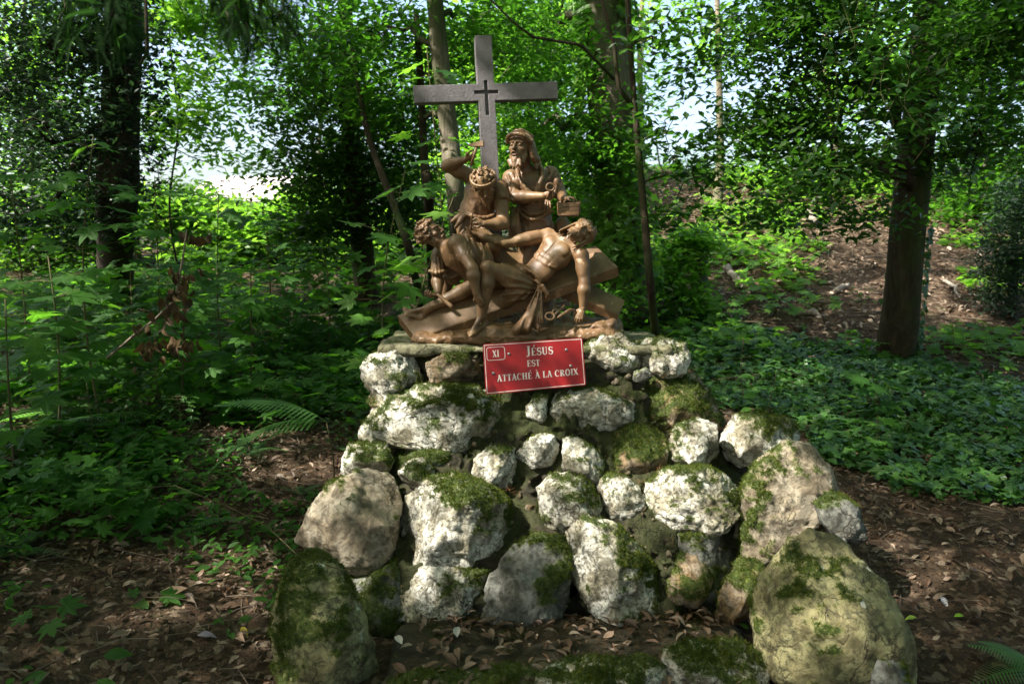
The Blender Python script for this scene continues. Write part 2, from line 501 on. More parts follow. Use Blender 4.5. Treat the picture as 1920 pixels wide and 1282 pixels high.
def hand(s, w, d, pn, L, curl=.5, spread=.25, thumb=1, k=.003, hold=0.0):
    """wrist w, direction d of the metacarpals, pn = palm-side normal, L hand length; thumb=+1/-1 the side it leaves from"""
    d = nrm(d); pn = nrm(np.asarray(pn) - d * (np.asarray(pn) @ d)); sd = np.cross(d, pn) * thumb
    w = np.asarray(w, float)
    pal = w + d * L * .28
    s.ell(pal, np.array([.22, .30, .11]) * L, rotm(sd, d, pn), .006)
    s.rc(w, pal, .12 * L, .13 * L, .006)
    ln = [.40, .46, .43, .34]
    for i in range(4):
        o = .15 - .105 * i
        base = w + d * L * (.50 - .03 * abs(i - 1)) + sd * L * o
        fd = nrm(d + sd * spread * (o) * 2.2)
        c1 = curl * 1.1 + .05 * i; p = base
        seg = [ln[i] * .45 * L, ln[i] * .32 * L, ln[i] * .25 * L]; ang = 0
        rr = .062 * L
        for j in range(3):
            ang += c1 * (.6, 1.0, .8)[j]
            v = fd * math.cos(ang) + pn * math.sin(ang)
            e = p + v * seg[j]; s.rc(p, e, rr, rr * .9, k); rr *= .9; p = e
    t0 = w + d * L * .16 + sd * L * .15
    v1 = nrm(sd * .8 + d * .7 + pn * .25); t1 = t0 + v1 * L * .22
    v2 = nrm(d * .85 + sd * (.25 - curl * .5) + pn * (.2 + curl * .5)); t2 = t1 + v2 * L * .17; t3 = t2 + nrm(v2 + pn * .3) * L * .14
    s.chain([t0, t1, t2, t3], [.085 * L, .075 * L, .065 * L, .05 * L], k)

def foot(s, ankle, heel, ball, up, L, k=.004, side=1):
    ankle, heel, ball = map(np.asarray, (ankle, heel, ball))
    d = nrm(ball - heel); up = nrm(np.asarray(up) - d * (np.asarray(up) @ d)); sd = np.cross(d, up) * side
    s.rc(ankle, heel, .15 * L, .14 * L, .01)
    s.rc(ankle, ball + up * .02 * L, .13 * L, .09 * L, .012)
    s.rc(heel, ball + sd * .1 * L, .12 * L, .085 * L, .012)
    s.rc(heel, ball - sd * .12 * L, .11 * L, .07 * L, .012)
    for i in range(5):
        o = .15 - .085 * i
        b = ball + sd * o * L - d * .05 * L * abs(i - .5) ; r = (.062, .045, .043, .04, .036)[i] * L
        m = b + d * .14 * L + up * .025 * L; e = m + d * .09 * L - up * .03 * L
        s.rc(b, m, r, r * .95, k); s.rc(m, e, r * .95, r, .003)

def arm(s, sh, el, wr, ru, re, rf, rw, bulge=None, k=.012):
    sh, el, wr = map(np.asarray, (sh, el, wr))
    ru, re, rf, rw = ru * 1.10, re * 1.06, rf * 1.14, rw * 1.05
    m = sh + (el - sh) * .45
    s.rc(sh, m, ru, ru * .97, k); s.rc(m, el, ru * .97, re, k)
    s.rc(sh + (el - sh) * .30, sh + (el - sh) * .62, ru * .75, ru * .7, .01)
    m2 = el + (wr - el) * .3
    s.chain([el, m2, wr], [re, rf, rw], k)
    b = nrm(np.array([0, -1.0, 0.25]) if bulge is None else bulge)
    s.rc(sh + (el - sh) * .25 + b * ru * .35, sh + (el - sh) * .65 + b * ru * .3, ru * .72, ru * .62, .01)
def leg(s, hp, kn, an, rt, rk, rc_, ra, back, k=.014):
    hp, kn, an, back = map(np.asarray, (hp, kn, an, back)); back = nrm(back)
    rt, rk, rc_, ra = rt * 1.1, rk * 1.1, rc_ * 1.17, ra * 1.12
    m = hp + (kn - hp) * .55
    s.chain([hp, m, kn], [rt, rt * .86, rk], k)
    s.ell(kn - back * rk * .35, np.array([rk * .62] * 3), None, .008)
    m2 = kn + (an - kn) * .32
    s.chain([kn, m2 + back * rc_ * .15, an], [rk * .92, rc_, ra], k)
    s.rc(kn + (an - kn) * .15 + back * rc_ * .35, kn + (an - kn) * .5 + back * rc_ * .3, rc_ * .7, rc_ * .55, .012)
    s.rc(kn - back * rk * .3, an - back * ra * .2, rk * .45, ra * .8, .01)
    s.ell(an + np.array([ra * .7, -ra * .3, 0]), np.array([ra * .45] * 3), None, .005)

def folds(s, A, B, n, r, sag=.01, k=.007, seed=0, toward=(0, -1, 0)):
    """n rounded fold ridges from curve A to curve B (each a list of control points)"""
    rg = np.random.default_rng(seed)
    QA, _ = smooth_curve(A, 0.0, n); QB, _ = smooth_curve(B, 0.0, n)
    for i in range(n):
        j = rg.normal(0, .004, 3); mid = (QA[i] + QB[i]) / 2 + np.asarray(toward) * sag + j
        rr = r * rg.uniform(.7, 1.25)
        s.curve([QA[i], mid, QB[i]], [rr * .7, rr, rr * .8], k, 8)

# bronze-brown painted cast
def statue_mat():
    m, t, p = nt('brown_painted_cast')
    co = objco(t)
    a = noise_n(t, 9, 6, .6, co)
    c = ramp(t, a, [(.30, (.085, .045, .019)), (.55, (.165, .090, .040)), (.75, (.24, .142, .070))])
    b = noise_n(t, 40, 5, .6, co)
    c = mixc(t, ramp(t, b, [(.56, 0.0), (.68, .45)]), c, (.09, .04, .018))
    d = noise_n(t, 14, 3, .55, co, .5)
    c = mixc(t, ramp(t, d, [(.64, 0.0), (.67, .75)]), c, (.33, .20, .11))
    g = noise_n(t, 5, 4, .6, co)
    c = mixc(t, ramp(t, g, [(.5, 0.0), (.75, .45)]), c, (.13, .10, .035))
    t.links.new(c, p.inputs['Base Color'])
    t.links.new(ramp(t, b, [(.3, .38), (.7, .62)]), p.inputs['Roughness'])
    p.inputs['Specular IOR Level'].default_value = .5
    bump(t, p, noise_n(t, 170, 4, .6, co), .25, .003)
    return m
M['cast'] = statue_mat()

def vox_for(pts, pad, h=.0032):
    pts = np.asarray(pts); return SDF(pts.min(0) - pad, pts.max(0) + pad, h)

group_root = empty('sculpture_group', tuple(P3(965, 645, 0)))
tag(group_root, 'brown cast sculpture of men nailing a man to a cross on the rock pedestal', 'sculpture')

# ---- the wooden cross the man lies on: two beams
def plank(name, A, B, W, T):
    """A, B middle points of the upper front edge line; W width vector (towards the far edge); T thickness vector down"""
    A, B, W, T = map(np.asarray, (A, B, W, T))
    n = 26; V = []
    rg = np.random.default_rng(5)
    for i in range(n):
        t = i / (n - 1); c = A + (B - A) * t
        for a, b in ((0.03, 0), (0.5, 0), (.97, 0), (1, .06), (1, .94), (.97, 1), (.5, 1), (.03, 1), (0, .94), (0, .06)):
            V.append(c + W * a + T * b + rg.normal(0, .0006, 3))
    V = np.array(V); k = 10; Q = []
    for i in range(n - 1):
        for j in range(k): Q.append((i * k + j, i * k + (j + 1) % k, (i + 1) * k + (j + 1) % k, (i + 1) * k + j))
    Q = np.array(Q)
    me = bpy.data.meshes.new(name)
    me.from_pydata([tuple(v) for v in V], [], [tuple(q) for q in Q] + [tuple(range(k))[::-1], tuple((n - 1) * k + j for j in range(k))])
    me.update()
    return link(name, me, M['cast'], group_root)
plank('cross_beam', P3(780, 634, -.13), P3(1158, 514 - 14, -.00), P3(745, 590, -.02) - P3(780, 634, -.13), (0.01, .02, -.055))
plank('cross_beam', P3(852, 452, .13), P3(1160, 590, -.03), P3(1170, 562, .06) - P3(1158, 590, -.03), (-.012, .018, -.045))

# ---- rocky base
def build_base():
    pts = [P3(770, 655, -.2), P3(1170, 600, .3)]
    s = vox_for(pts, .05, .0045)
    rg = np.random.default_rng(4)
    for px in np.linspace(795, 1146, 14):
        t = (px - 792) / 358
        yb = 640 - 12 * t
        for dd, hh in ((-.10, 9), (0, 14), (.12, 24)):
            hgt = hh + rg.uniform(-2, 3) + (10 if .28 < t < .5 else 0)
            s.ell(P3(px, yb - hgt * .35, dd), (.062, .075, hgt * U + .006), None, .03)
    for cx, cy, rx, rz in ((915, 614, .05, .03), (850, 632, .045, .018), (1125, 612, .05, .026), (1143, 620, .03, .022), (935, 622, .05, .02), (1060, 620, .06, .018), (1100, 622, .05, .016), (1148, 606, .02, .02)):
        s.ell(P3(cx, cy, -.11), (rx, .04, rz), None, .02)
    X = np.stack(np.meshgrid(*[s.lo[i] + s.h * np.arange(s.n[i]) for i in range(3)], indexing='ij'), -1)
    s.v -= (.011 * fbm(X * np.array([14, 14, 20]), 4, True)).astype(np.float32)
    me = s.mesh('rocky_base', .006, 38)
    return link('rocky_base', me, M['cast'], group_root)
build_base()

# ---- the reclining man
def reclining():
    g = empty('reclining_figure', tuple(P3(1000, 560, 0)), group_root)
    pts = [P3(745, 640, -.30), P3(1130, 395, .28)]
    s = vox_for(pts, .03)
    # torso
    sh_r = P3(1028, 441, .05); sh_l = P3(1088, 477, -.09)
    ch = P3(1042, 474, -.02); ab = P3(1014, 504, -.03); pv = P3(985, 522, -.04)
    ax_u = nrm(P3(1052, 452, 0) - P3(985, 522, -.04)); ax_s = nrm(sh_l - sh_r); fr = nrm(np.cross(ax_s, ax_u)); 
    if fr[1] > 0: fr = -fr
    B = rotm(ax_s, fr, ax_u)
    s.ell(ch, (.104, .064, .094), B, .02)
    s.ell(ab, (.082, .053, .085), B, .035)
    s.ell(pv, (.088, .062, .06), B, .03)
    s.rc(sh_r, sh_l, .030, .030, .03)
    q = lambda a, f_, u: ch + ax_s * a + fr * f_ + ax_u * u
    for gg in (-1, 1):
        s.ell(q(gg * .046, .045, .022), (.047, .022, .036), B, .010)       # pectorals
        for k_, uu in enumerate((-.035, -.062, -.09)):
            s.ell(q(gg * .022, .048 - .004 * k_, uu), (.022, .011, .013), B, .011)
        for k_ in range(4):
            s.rc(q(gg * .080, .015, -.02 - .018 * k_), q(gg * .055, .038, -.035 - .018 * k_), .006, .004, .012)
        s.rc(q(gg * .01, .045, .075), q(gg * .095, .02, .085), .009, .009, .008)   # clavicle
    s.rc(q(0, .066, .05), q(0, .058, -.11), .004, .003, .008, True)
    s.ell(q(0, .06, -.118), (.005, .006, .005), B, .004, True)
    # neck and head thrown back
    hc = P3(1089, 436, -.06); up = nrm(P3(1112, 424, -.01) - P3(1066, 446, -.07))
    s.rc(P3(1054, 456, -.01), P3(1078, 443, -.04), .040, .034, .02)
    face = np.array([-.02, -.93, .36])
    # right arm stretched to the upper left, palm up
    s.ell(sh_r, (.040, .038, .036), None, .016)
    el = P3(947, 456, .02); wr = P3(897, 440, .03)
    arm(s, sh_r, el, wr, .034, .025, .029, .016, (0, -.6, .8))
    hand(s, wr, P3(872, 432, .01) - wr, (0.1, -.35, .9), .088, .35, .3, 1)
    # left arm hanging to the ground
    s.ell(sh_l + np.array([.005, 0, -.005]), (.038, .038, .042), None, .016)
    el2 = P3(1096, 530, -.13); wr2 = P3(1093, 577, -.14)
    arm(s, sh_l + np.array([.008, 0, -.01]), el2, wr2, .035, .026, .030, .018, (-.6, -.8, 0))
    hand(s, wr2, P3(1081, 606, -.17) - wr2, (.3, .9, -.2), .094, .28, .35, -1)
    # legs
    hip_f = P3(985, 530, -.09); kn = P3(914, 502, -.17); an = P3(903, 592, -.15)
    leg(s, hip_f, kn, an, .050, .034, .035, .021, (.95, .25, 0))
    foot(s, an, P3(911, 608, -.13), P3(884, 624, -.20), (0, -.3, 1), .125, side=-1)
    hip_b = P3(978, 518, .02); kn2 = P3(893, 531, -.03); an2 = P3(803, 578, -.05)
    leg(s, hip_b, kn2, an2, .048, .034, .034, .020, (.2, .3, -.9))
    foot(s, an2, P3(790, 597, -.045), P3(764, 586, -.05), (.25, -.7, .6), .125, side=1)
    hs = vox_for([P3(1055, 470, -.14), P3(1130, 400, .08)], .03, .003)
    bs = vox_for([P3(1045, 470, -.16), P3(1115, 405, .05)], .03, .003)
    head(s, hc, up, face, .160, True, 'long', 3, hair_s=hs, beard_s=bs)
    body = link('figure_body', s.mesh('figure_body'), M['cast'], g)
    f = nrm(face - up * (face @ up)); sd = np.cross(f, up)
    # twisted crown of thorns
    for w in range(4):
        ring = []
        for i in range(25):
            a = i / 24 * 2 * math.pi
            ring.append(hc + .150 * (.41 * math.sin(a) * sd + (-.07 + .45 * math.cos(a)) * f + (.22 + .05 * math.sin(5 * a + w * 1.7)) * up) + .004 * math.cos(5 * a + w * 1.7) * nrm(math.sin(a) * sd + math.cos(a) * f))
        hs.chain(ring, [.0058] * 25, .003)
    for i in range(22):
        a = i / 22 * 2 * math.pi; o = nrm(math.sin(a) * sd + math.cos(a) * f + .3 * math.sin(i * 3) * up)
        p = hc + .150 * (.41 * math.sin(a) * sd + (-.07 + .45 * math.cos(a)) * f + .24 * up)
        hs.rc(p, p + o * .013, .004, .002, .002)
    link('hair', hs.mesh('hair'), M['cast'], body)
    link('beard', bs.mesh('beard'), M['cast'], body)
    # loincloth
    c = vox_for([P3(930, 640, -.32), P3(1045, 480, .12)], .03, .0035)
    c.ell(P3(985, 520, -.04), (.094, .070, .062), B, .02)
    c.chain([P3(984, 530, -.09), P3(960, 521, -.12), P3(944, 512, -.13)], [.060, .056, .050], .02)
    c.chain([P3(978, 520, .02), P3(940, 524, .0)], [.056, .048], .02)
    c.curve([P3(980, 540, -.10), P3(960, 552, -.09), P3(945, 570, -.06)], [.05, .04, .028], .02)
    c.curve([P3(960, 500, -.10), P3(1000, 512, -.13), P3(1016, 545, -.14)], [.008, .012, .012], .008)
    c.wave(P3(975, 520, -.09), (.17, .22, .16), fan=P3(1040, 548, -.16), nf=34, amp=.011, warp=.5, seed=2)
    c.ell(P3(1013, 543, -.16), (.018, .018, .016), None, .006)
    for a in range(4):
        c.curve([P3(1010, 540, -.165), P3(1018 + 3 * a, 536 + 5 * a, -.19), P3(1022, 552 + 3 * a, -.165)], [.006, .009, .005], .004)
    # hanging drapery
    c.chain([P3(1012, 548, -.165), P3(1000, 580, -.185), P3(984, 612, -.195)], [.016, .026, .034], .012)
    c.chain([P3(1012, 550, -.165), P3(996, 590, -.185), P3(968, 618, -.190)], [.014, .020, .026], .012)
    c.chain([P3(1013, 550, -.165), P3(1008, 590, -.19), P3(1006, 614, -.195)], [.012, .017, .018], .010)
    c.wave(P3(992, 588, -.18), (.13, .10, .15), fan=P3(1018, 520, -.16), nf=30, amp=.016, warp=.5, seed=4)
    link('loincloth', c.mesh('loincloth', .0012, 90), M['cast'], g)
reclining()

# ---- the crouching man at the left, gripping the ankle
def crouching():
    g = empty('crouching_figure', tuple(P3(850, 560, .05)), group_root)
    s = vox_for([P3(770, 600, -.30), P3(935, 405, .28)], .03)
    sh_n = P3(858, 457, -.10); sh_f = P3(822, 477, .10); ch = P3(858, 474, .0); wa = P3(898, 487, .03); hp = P3(902, 512, .07)
    s.ell(ch, (.085, .09, .074), None, .02); s.rc(ch, wa, .07, .062, .03); s.rc(wa, hp, .06, .06, .02)
    s.rc(sh_n, sh_f, .042, .038, .025)
    s.ell(sh_n, (.054, .048, .048), None, .018)
    nk = P3(838, 462, .0); s.rc(nk, P3(818, 448, .0), .042, .037, .02)
    hc = P3(808, 440, .0); up = np.array([-.50, .02, .86]); face = np.array([.80, -.36, .42])
    el = P3(886, 503, -.20); wr = P3(893, 550, -.21)
    arm(s, sh_n, el, wr, .034, .026, .030, .018, (.5, -.8, 0))
    hand(s, wr, P3(906, 580, -.21) - wr, (.5, .8, -.1), .095, .35, .3, -1)
    el2 = P3(820, 520, .07); wr2 = P3(826, 556, -.06)
    arm(s, sh_f, el2, P3(822, 548, .0), .033, .026, .030, .020, (-.3, -.9, 0))
    hand(s, P3(818, 553, -.04), P3(795, 556, -.10) - P3(818, 553, -.04), (0, -.1, 1), .095, .75, .25, 1)
    s.rc(P3(822, 553, -.06), P3(846, 574, -.09), .010, .012, .004)        # end of the rope he holds
    kn = P3(846, 492, .16); an = P3(833, 560, .17)
    leg(s, hp, kn, an, .05, .036, .034, .024, (.3, .8, 0))
    leg(s, hp, P3(872, 560, .14), P3(905, 590, .2), .05, .036, .034, .024, (.5, .8, 0))
    hs = vox_for([P3(775, 465, -.12), P3(838, 408, .12)], .02, .003)
    head(s, hc, up, face, .168, True, 'curly', 5, hair_s=hs)
    body = link('figure_body', s.mesh('figure_body'), M['cast'], g)
    link('hair', hs.mesh('hair'), M['cast'], body)
    c = vox_for([P3(800, 560, -.25), P3(935, 430, .28)], .03, .0035)
    c.ell(P3(864, 474, .0), (.096, .10, .084), None, .02); c.rc(P3(850, 484, .02), P3(880, 500, .06), .055, .06, .03); c.rc(P3(866, 472, .0), wa, .084, .078, .03); c.rc(wa, P3(898, 525, .09), .072, .085, .02)
    c.rc(P3(862, 462, -.08), P3(873, 480, -.145), .047, .044, .016)             # near sleeve
    c.chain([P3(866, 482, -.15), P3(885, 482, -.16)], [.022, .016], .012)
    c.rc(P3(824, 482, .08), P3(820, 508, .065), .042, .040, .014)              # far sleeve
    c.curve([P3(806, 508, .03), P3(820, 512, .015), P3(836, 508, .05)], .010, .005)
    c.ell(P3(848, 455, -.10), (.044, .04, .040), None, .008, True)              # bare shoulder
    c.curve([P3(850, 440, -.05), P3(870, 452, -.12), P3(872, 470, -.15), P3(858, 480, -.16)], [.007, .010, .010, .008], .004)
    c.wave(P3(885, 475, -.02), (.12, .18, .13), across=(1, 0, .35), wl=.022, amp=.007, warp=1.2, seed=3)
    c.wave(P3(820, 500, .05), (.06, .10, .08), across=(1, 0, .1), wl=.02, amp=.007, warp=1, seed=1)
    c.wave(P3(845, 505, .15), (.07, .10, .08), across=(.4, 0, 1), wl=.02, amp=.007, warp=1, seed=5)
    c.wave(P3(872, 475, -.14), (.05, .07, .05), across=(1, 0, -.3), wl=.016, amp=.006, warp=1, seed=6)
    c.curve([P3(902, 458, .0), P3(908, 480, -.07), P3(904, 505, -.08)], .009, .004)
    c.chain([hp, P3(860, 500, .14), P3(846, 500, .15)], [.062, .052, .046], .02)
    c.chain([P3(846, 500, .15), P3(850, 520, .14)], [.045, .042], .02)
    c.curve([P3(834, 522, .10), P3(848, 520, .09), P3(862, 512, .10)], .010, .005)
    c.ell(P3(900, 530, .08), (.07, .07, .08), None, .02)
    link('tunic', c.mesh('tunic', .0015, 70), M['cast'], g)
crouching()

# ---- the man swinging the hammer
def hammering():
    g = empty('hammering_figure', tuple(P3(895, 430, .15)), group_root)
    s = vox_for([P3(820, 500, -.16), P3(965, 262, .36)], .03)
    sh_r = P3(880, 330, .16); sh_l = P3(936, 352, .12); ch = P3(908, 358, .16); wa = P3(893, 395, .18); hp = P3(888, 425, .20)
    s.ell(ch, (.095, .07, .085), None, .02); s.rc(ch, wa, .08, .076, .03); s.rc(wa, hp, .074, .08, .02)
    s.rc(sh_r, sh_l, .042, .042, .025); s.ell(sh_l, (.048, .044, .046), None, .016)
    nk = P3(908, 342, .10); hc = P3(908, 347, .02)
    s.rc(P3(908, 342, .12), hc, .034, .034, .02)
    up = np.array([-.12, -.66, .74]); face = np.array([.12, -.70, -.70])
    el = P3(838, 311, .12); wr = P3(873, 299, .06)
    arm(s, sh_r, el, wr, .037, .030, .030, .017, (0, -.5, .8))
    hand(s, wr, P3(890, 292, .04) - wr, (.1, .3, .4), .088, .95, .15, 1)
    el2 = P3(944, 420, .02); wr2 = P3(908, 420, -.03)
    arm(s, P3(938, 356, .10), el2, wr2, .036, .030, .030, .018, (.4, -.9, 0))
    hand(s, wr2, P3(886, 411, -.05) - wr2, (-.1, .75, -.3), .090, .6, .15, 1)
    leg(s, P3(900, 430, .2), P3(878, 450, .05), P3(890, 500, .2), .052, .04, .036, .026, (.2, .9, 0))
    leg(s, P3(880, 430, .2), P3(925, 458, .05), P3(915, 500, .2), .052, .04, .036, .026, (.2, .9, 0))
    hs = vox_for([P3(880, 385, -.12), P3(940, 305, .16)], .02, .003)
    head(s, hc, up, face, .168, True, 'curly', 9, hair_s=hs)
    body = link('figure_body', s.mesh('figure_body'), M['cast'], g)
    f = nrm(face - up * (face @ up)); sd = np.cross(f, up)
    for uu, rr in ((.18, .007), (.25, .006)):
        ring = [hc + .168 * (.40 * math.sin(a) * sd + (-.07 + .45 * math.cos(a)) * f + uu * up) for a in np.linspace(0, 2 * math.pi, 25)]
        hs.chain(ring, [rr] * 25, .004)
    hs.rc(P3(884, 330, .04), P3(890, 345, -.0), .012, .008, .005)
    link('hair', hs.mesh('hair'), M['cast'], body)
    # hammer
    hm = MB(); a, b = P3(883, 311, .035), P3(895, 271, .03)
    hm.tube([a, (a + b) / 2, b], [.0085, .0075, .0085], 8)
    link_o = hm.build('hammer_handle', M['cast'], g)
    d = nrm(P3(911, 268, .02) - P3(880, 272, .04)); z = nrm(np.cross(d, (0, -1, 0.1)));
    V = []
    for t, hh, ww in ((-.055, .003, .010), (-.03, .010, .011), (-.008, .013, .012), (.006, .015, .013), (.030, .016, .014), (.045, .018, .016)):
        t, hh, ww = t * .85, hh * .8, ww * .8
        c0 = P3(894, 271, .03) + d * t
        yv = np.cross(z, d)
        for q0, q1 in ((-1, -1), (1, -1), (1, 1), (-1, 1)): V.append(c0 + z * q0 * hh + yv * q1 * ww)
    Q = [(i * 4 + j, i * 4 + (j + 1) % 4, i * 4 + 4 + (j + 1) % 4, i * 4 + 4 + j) for i in range(5) for j in range(4)] + [(3, 2, 1, 0), (20, 21, 22, 23)]
    h2 = MB(); h2.add(V, Q); h2.build('hammer_head', M['cast'], g, smooth=False)
    n_ = MB(); n_.tube([P3(884, 400, -.055), P3(884.5, 406, -.055), P3(884, 432, -.03)], [.008, .006, .0035], 7); n_.build('nail', M['cast'], g)
    c = vox_for([P3(835, 500, -.08), P3(965, 318, .36)], .03, .0035)
    c.ell(P3(908, 358, .16), (.105, .078, .092), None, .02); c.rc(ch, wa, .094, .090, .03); c.rc(wa, hp, .088, .10, .02)
    c.rc(sh_l, P3(942, 372, .09), .048, .046, .014)
    c.curve([P3(933, 375, .05), P3(945, 368, .03), P3(956, 374, .07)], .009, .004)
    c.ell(P3(890, 440, .16), (.09, .09, .06), None, .02)
    c.wave(P3(900, 368, .10), (.13, .16, .13), fan=P3(910, 300, .1), nf=16, amp=.009, warp=1.6, seed=3)
    c.wave(P3(892, 440, .10), (.14, .16, .12), fan=P3(896, 370, .1), nf=17, amp=.014, warp=1.2, seed=7)
    c.curve([P3(862, 396, .14), P3(880, 404, .09), P3(910, 408, .09), P3(934, 400, .12)], .011, .004, 12)
    c.curve([P3(872, 400, .12), P3(858, 408, .10), P3(846, 416, .10)], [.018, .016, .005], .006)
    c.curve([P3(872, 402, .10), P3(862, 416, .08), P3(853, 428, .08)], [.012, .013, .006], .006)
    link('tunic', c.mesh('tunic', .0015, 70), M['cast'], g)
hammering()

# ---- the standing man with the basket
def standing():
    g = empty('standing_figure', tuple(P3(1005, 520, .22)), group_root)
    s = vox_for([P3(940, 620, -.05), P3(1100, 232, .42)], .03, .0034)
    sh_r = P3(959, 335, .20); sh_l = P3(1032, 328, .24); ch = P3(994, 345, .20); wa = P3(1000, 384, .22); hp = P3(1003, 420, .23)
    s.ell(ch, (.108, .075, .095), None, .02); s.rc(ch, wa, .082, .074, .03); s.rc(wa, hp, .074, .078, .02)
    s.rc(sh_r, sh_l, .036, .034, .03)
    for gg in (-1, 1): s.ell(P3(992 + gg * 14, 338, .14), (.042, .02, .032), None, .01)
    s.rc(P3(985, 320, .19), P3(979, 294, .15), .044, .040, .02)
    hc = P3(975, 279, .11); up = np.array([.10, .12, .98]); face = np.array([-.42, -.86, -.28])
    el = P3(966, 370, .10); wr = P3(1018, 368, .02)
    arm(s, sh_r, el, wr, .036, .030, .031, .019, (-.2, -.9, .2))
    hand(s, wr, P3(1038, 362, .0) - wr, (.1, .8, .2), .090, .85, .12, -1)
    el2 = P3(1050, 362, .22); wr2 = P3(1056, 374, .08)
    arm(s, sh_l, el2, wr2, .035, .030, .028, .018, (.6, -.6, 0))
    hand(s, P3(1058, 373, .07), (.9, -.5, .15), (0, .1, -1), .085, .45, .3, -1)
    leg(s, P3(990, 430, .2), P3(990, 500, .14), P3(992, 580, .22), .055, .042, .038, .026, (0, .9, 0))
    leg(s, P3(1022, 430, .24), P3(1028, 505, .22), P3(1026, 590, .26), .055, .042, .038, .026, (0, .9, 0))
    bs = vox_for([P3(950, 325, -.04), P3(1005, 255, .2)], .02, .003)
    head(s, hc, up, face, .178, True, 'none', 12, beard_s=bs)
    body = link('figure_body', s.mesh('figure_body'), M['cast'], g)
    f = nrm(face - up * (face @ up)); sd = np.cross(f, up)
    qq = lambda a, b, u: hc + .178 * (a * sd + b * f + u * up)
    for i in range(30):
        rg = np.random.default_rng(i); a = rg.uniform(-.22, .22)
        p = qq(a, .30, -.42 - .1 * rg.random()); bs.rc(p, p + np.array([rg.uniform(-.01, .01), -.012, -.02 - .015 * rg.random()]), .008, .004, .004)
    link('beard', bs.mesh('beard'), M['cast'], body)
    v = vox_for([P3(945, 330, -.02), P3(1030, 232, .34)], .02, .0032)
    v.ell(qq(0, -.10, .20), np.array([.40, .46, .36]) * .165, rotm(sd, f, up), .01)
    v.ell(qq(0, .32, -.10), np.array([.22, .24, .34]) * .165, rotm(sd, f, up), .008, True)
    v.curve([qq(-.40, .1, .15), qq(-.25, .38, .30), qq(0, .44, .34), qq(.25, .36, .30), qq(.40, .1, .18)], .011, .004, 14)
    v.curve([qq(-.38, .0, .25), qq(0, .34, .46), qq(.38, .0, .28)], .010, .004, 12)
    v.curve([qq(-.30, -.2, .42), qq(0, .1, .56), qq(.32, -.2, .44)], .009, .004, 12)
    for i in range(6):
        t = i / 5
        v.curve([qq(-.36 + .05 * t, .05 - .3 * t, .2), qq(-.42, -.08 - .3 * t, -.25), P3(1003 + 5 * t, 300 - 4 * t, .13 + .06 * t), P3(1006 + 6 * t, 316, .13 + .08 * t)], [.013, .015, .012, .008], .008, 10)
    link('headcloth', v.mesh('headcloth', .001, 80), M['cast'], g)
    # robe
    c = vox_for([P3(940, 620, -.05), P3(1062, 300, .42)], .03, .0038)
    c.ell(P3(996, 348, .21), (.120, .084, .100), None, .02); c.rc(P3(996, 350, .21), wa, .094, .086, .03); c.rc(wa, hp, .086, .096, .03)
    c.chain([hp, P3(1005, 500, .22), P3(1008, 600, .25)], [.09, .098, .10], .03)
    c.rc(sh_r, P3(960, 362, .14), .052, .050, .016); c.rc(sh_l, P3(1044, 356, .22), .050, .048, .016)
    c.curve([P3(948, 368, .12), P3(958, 374, .07), P3(974, 368, .09)], .010, .004)
    for P_ in ([P3(985, 312, .12), P3(990, 330, .09), P3(1004, 352, .09)],):          # open neckline
        c.curve(P_, [.048, .046, .018], .008, 8, True)
    c.curve([P3(968, 312, .17), P3(974, 335, .11), P3(990, 358, .085), P3(1004, 366, .09)], [.009, .013, .013, .009], .004, 12)
    c.curve([P3(1012, 306, .19), P3(1018, 328, .12), P3(1010, 348, .10), P3(1004, 364, .09)], [.009, .014, .014, .009], .004, 12)
    c.curve([P3(1026, 312, .18), P3(1034, 328, .15), P3(1018, 345, .12), P3(1010, 358, .11)], [.006, .009, .010, .006], .004, 10)
    c.wave(P3(962, 350, .14), (.07, .11, .09), across=(1, 0, .5), wl=.024, amp=.008, warp=1.2, seed=1)
    c.wave(P3(1036, 345, .18), (.08, .11, .08), across=(1, 0, -.5), wl=.024, amp=.008, warp=1.2, seed=2)
    c.wave(P3(1004, 380, .14), (.12, .12, .06), fan=P3(1004, 330, .1), nf=16, amp=.008, warp=1, seed=2)
    c.curve([P3(972, 398, .15), P3(1000, 412, .09), P3(1036, 396, .15)], .008, .004, 12)
    c.curve([P3(974, 390, .15), P3(1000, 402, .10), P3(1036, 388, .16)], .007, .004, 12)
    c.chain([P3(968, 395, .14), P3(965, 425, .09), P3(972, 450, .09)], [.022, .036, .034], .012)
    c.wave(P3(966, 425, .10), (.06, .12, .12), fan=P3(968, 370, .1), nf=24, amp=.017, warp=.8, seed=7)
    c.wave(P3(1012, 440, .16), (.10, .14, .12), fan=P3(1006, 360, .1), nf=20, amp=.010, warp=1.2, seed=8)
    c.wave(P3(1008, 520, .16), (.14, .16, .20), fan=P3(1006, 360, .1), nf=26, amp=.012, warp=1.2, seed=9)
    for a in range(3): c.curve([P3(1024 + 3 * a, 372, .10), P3(1022 + 5 * a, 388, .08), P3(1020 + 5 * a, 402, .09)], .0045, .003)
    c.ell(P3(1055, 428, .25), (.045, .05, .07), None, .02)
    link('robe', c.mesh('robe', .0015, 60), M['cast'], g)
    # pincers ring and bulb in his hands
    r_ = MB(); ctr = P3(1032, 351, -.01)
    r_.tube([ctr + np.array([.022 * math.cos(a), -.002, .020 * math.sin(a)]) for a in np.linspace(0, 2 * math.pi, 13)], .0055, 6, False)
    r_.tube([P3(1030, 358, -.01), P3(1026, 372, -.0)], .006, 6); r_.tube([P3(1036, 357, -.01), P3(1037, 372, -.0)], .006, 6)
    r_.build('pincers', M['cast'], g)
    b_ = SDF(P3(1030, 375, -.02), P3(1060, 325, .20), .003)
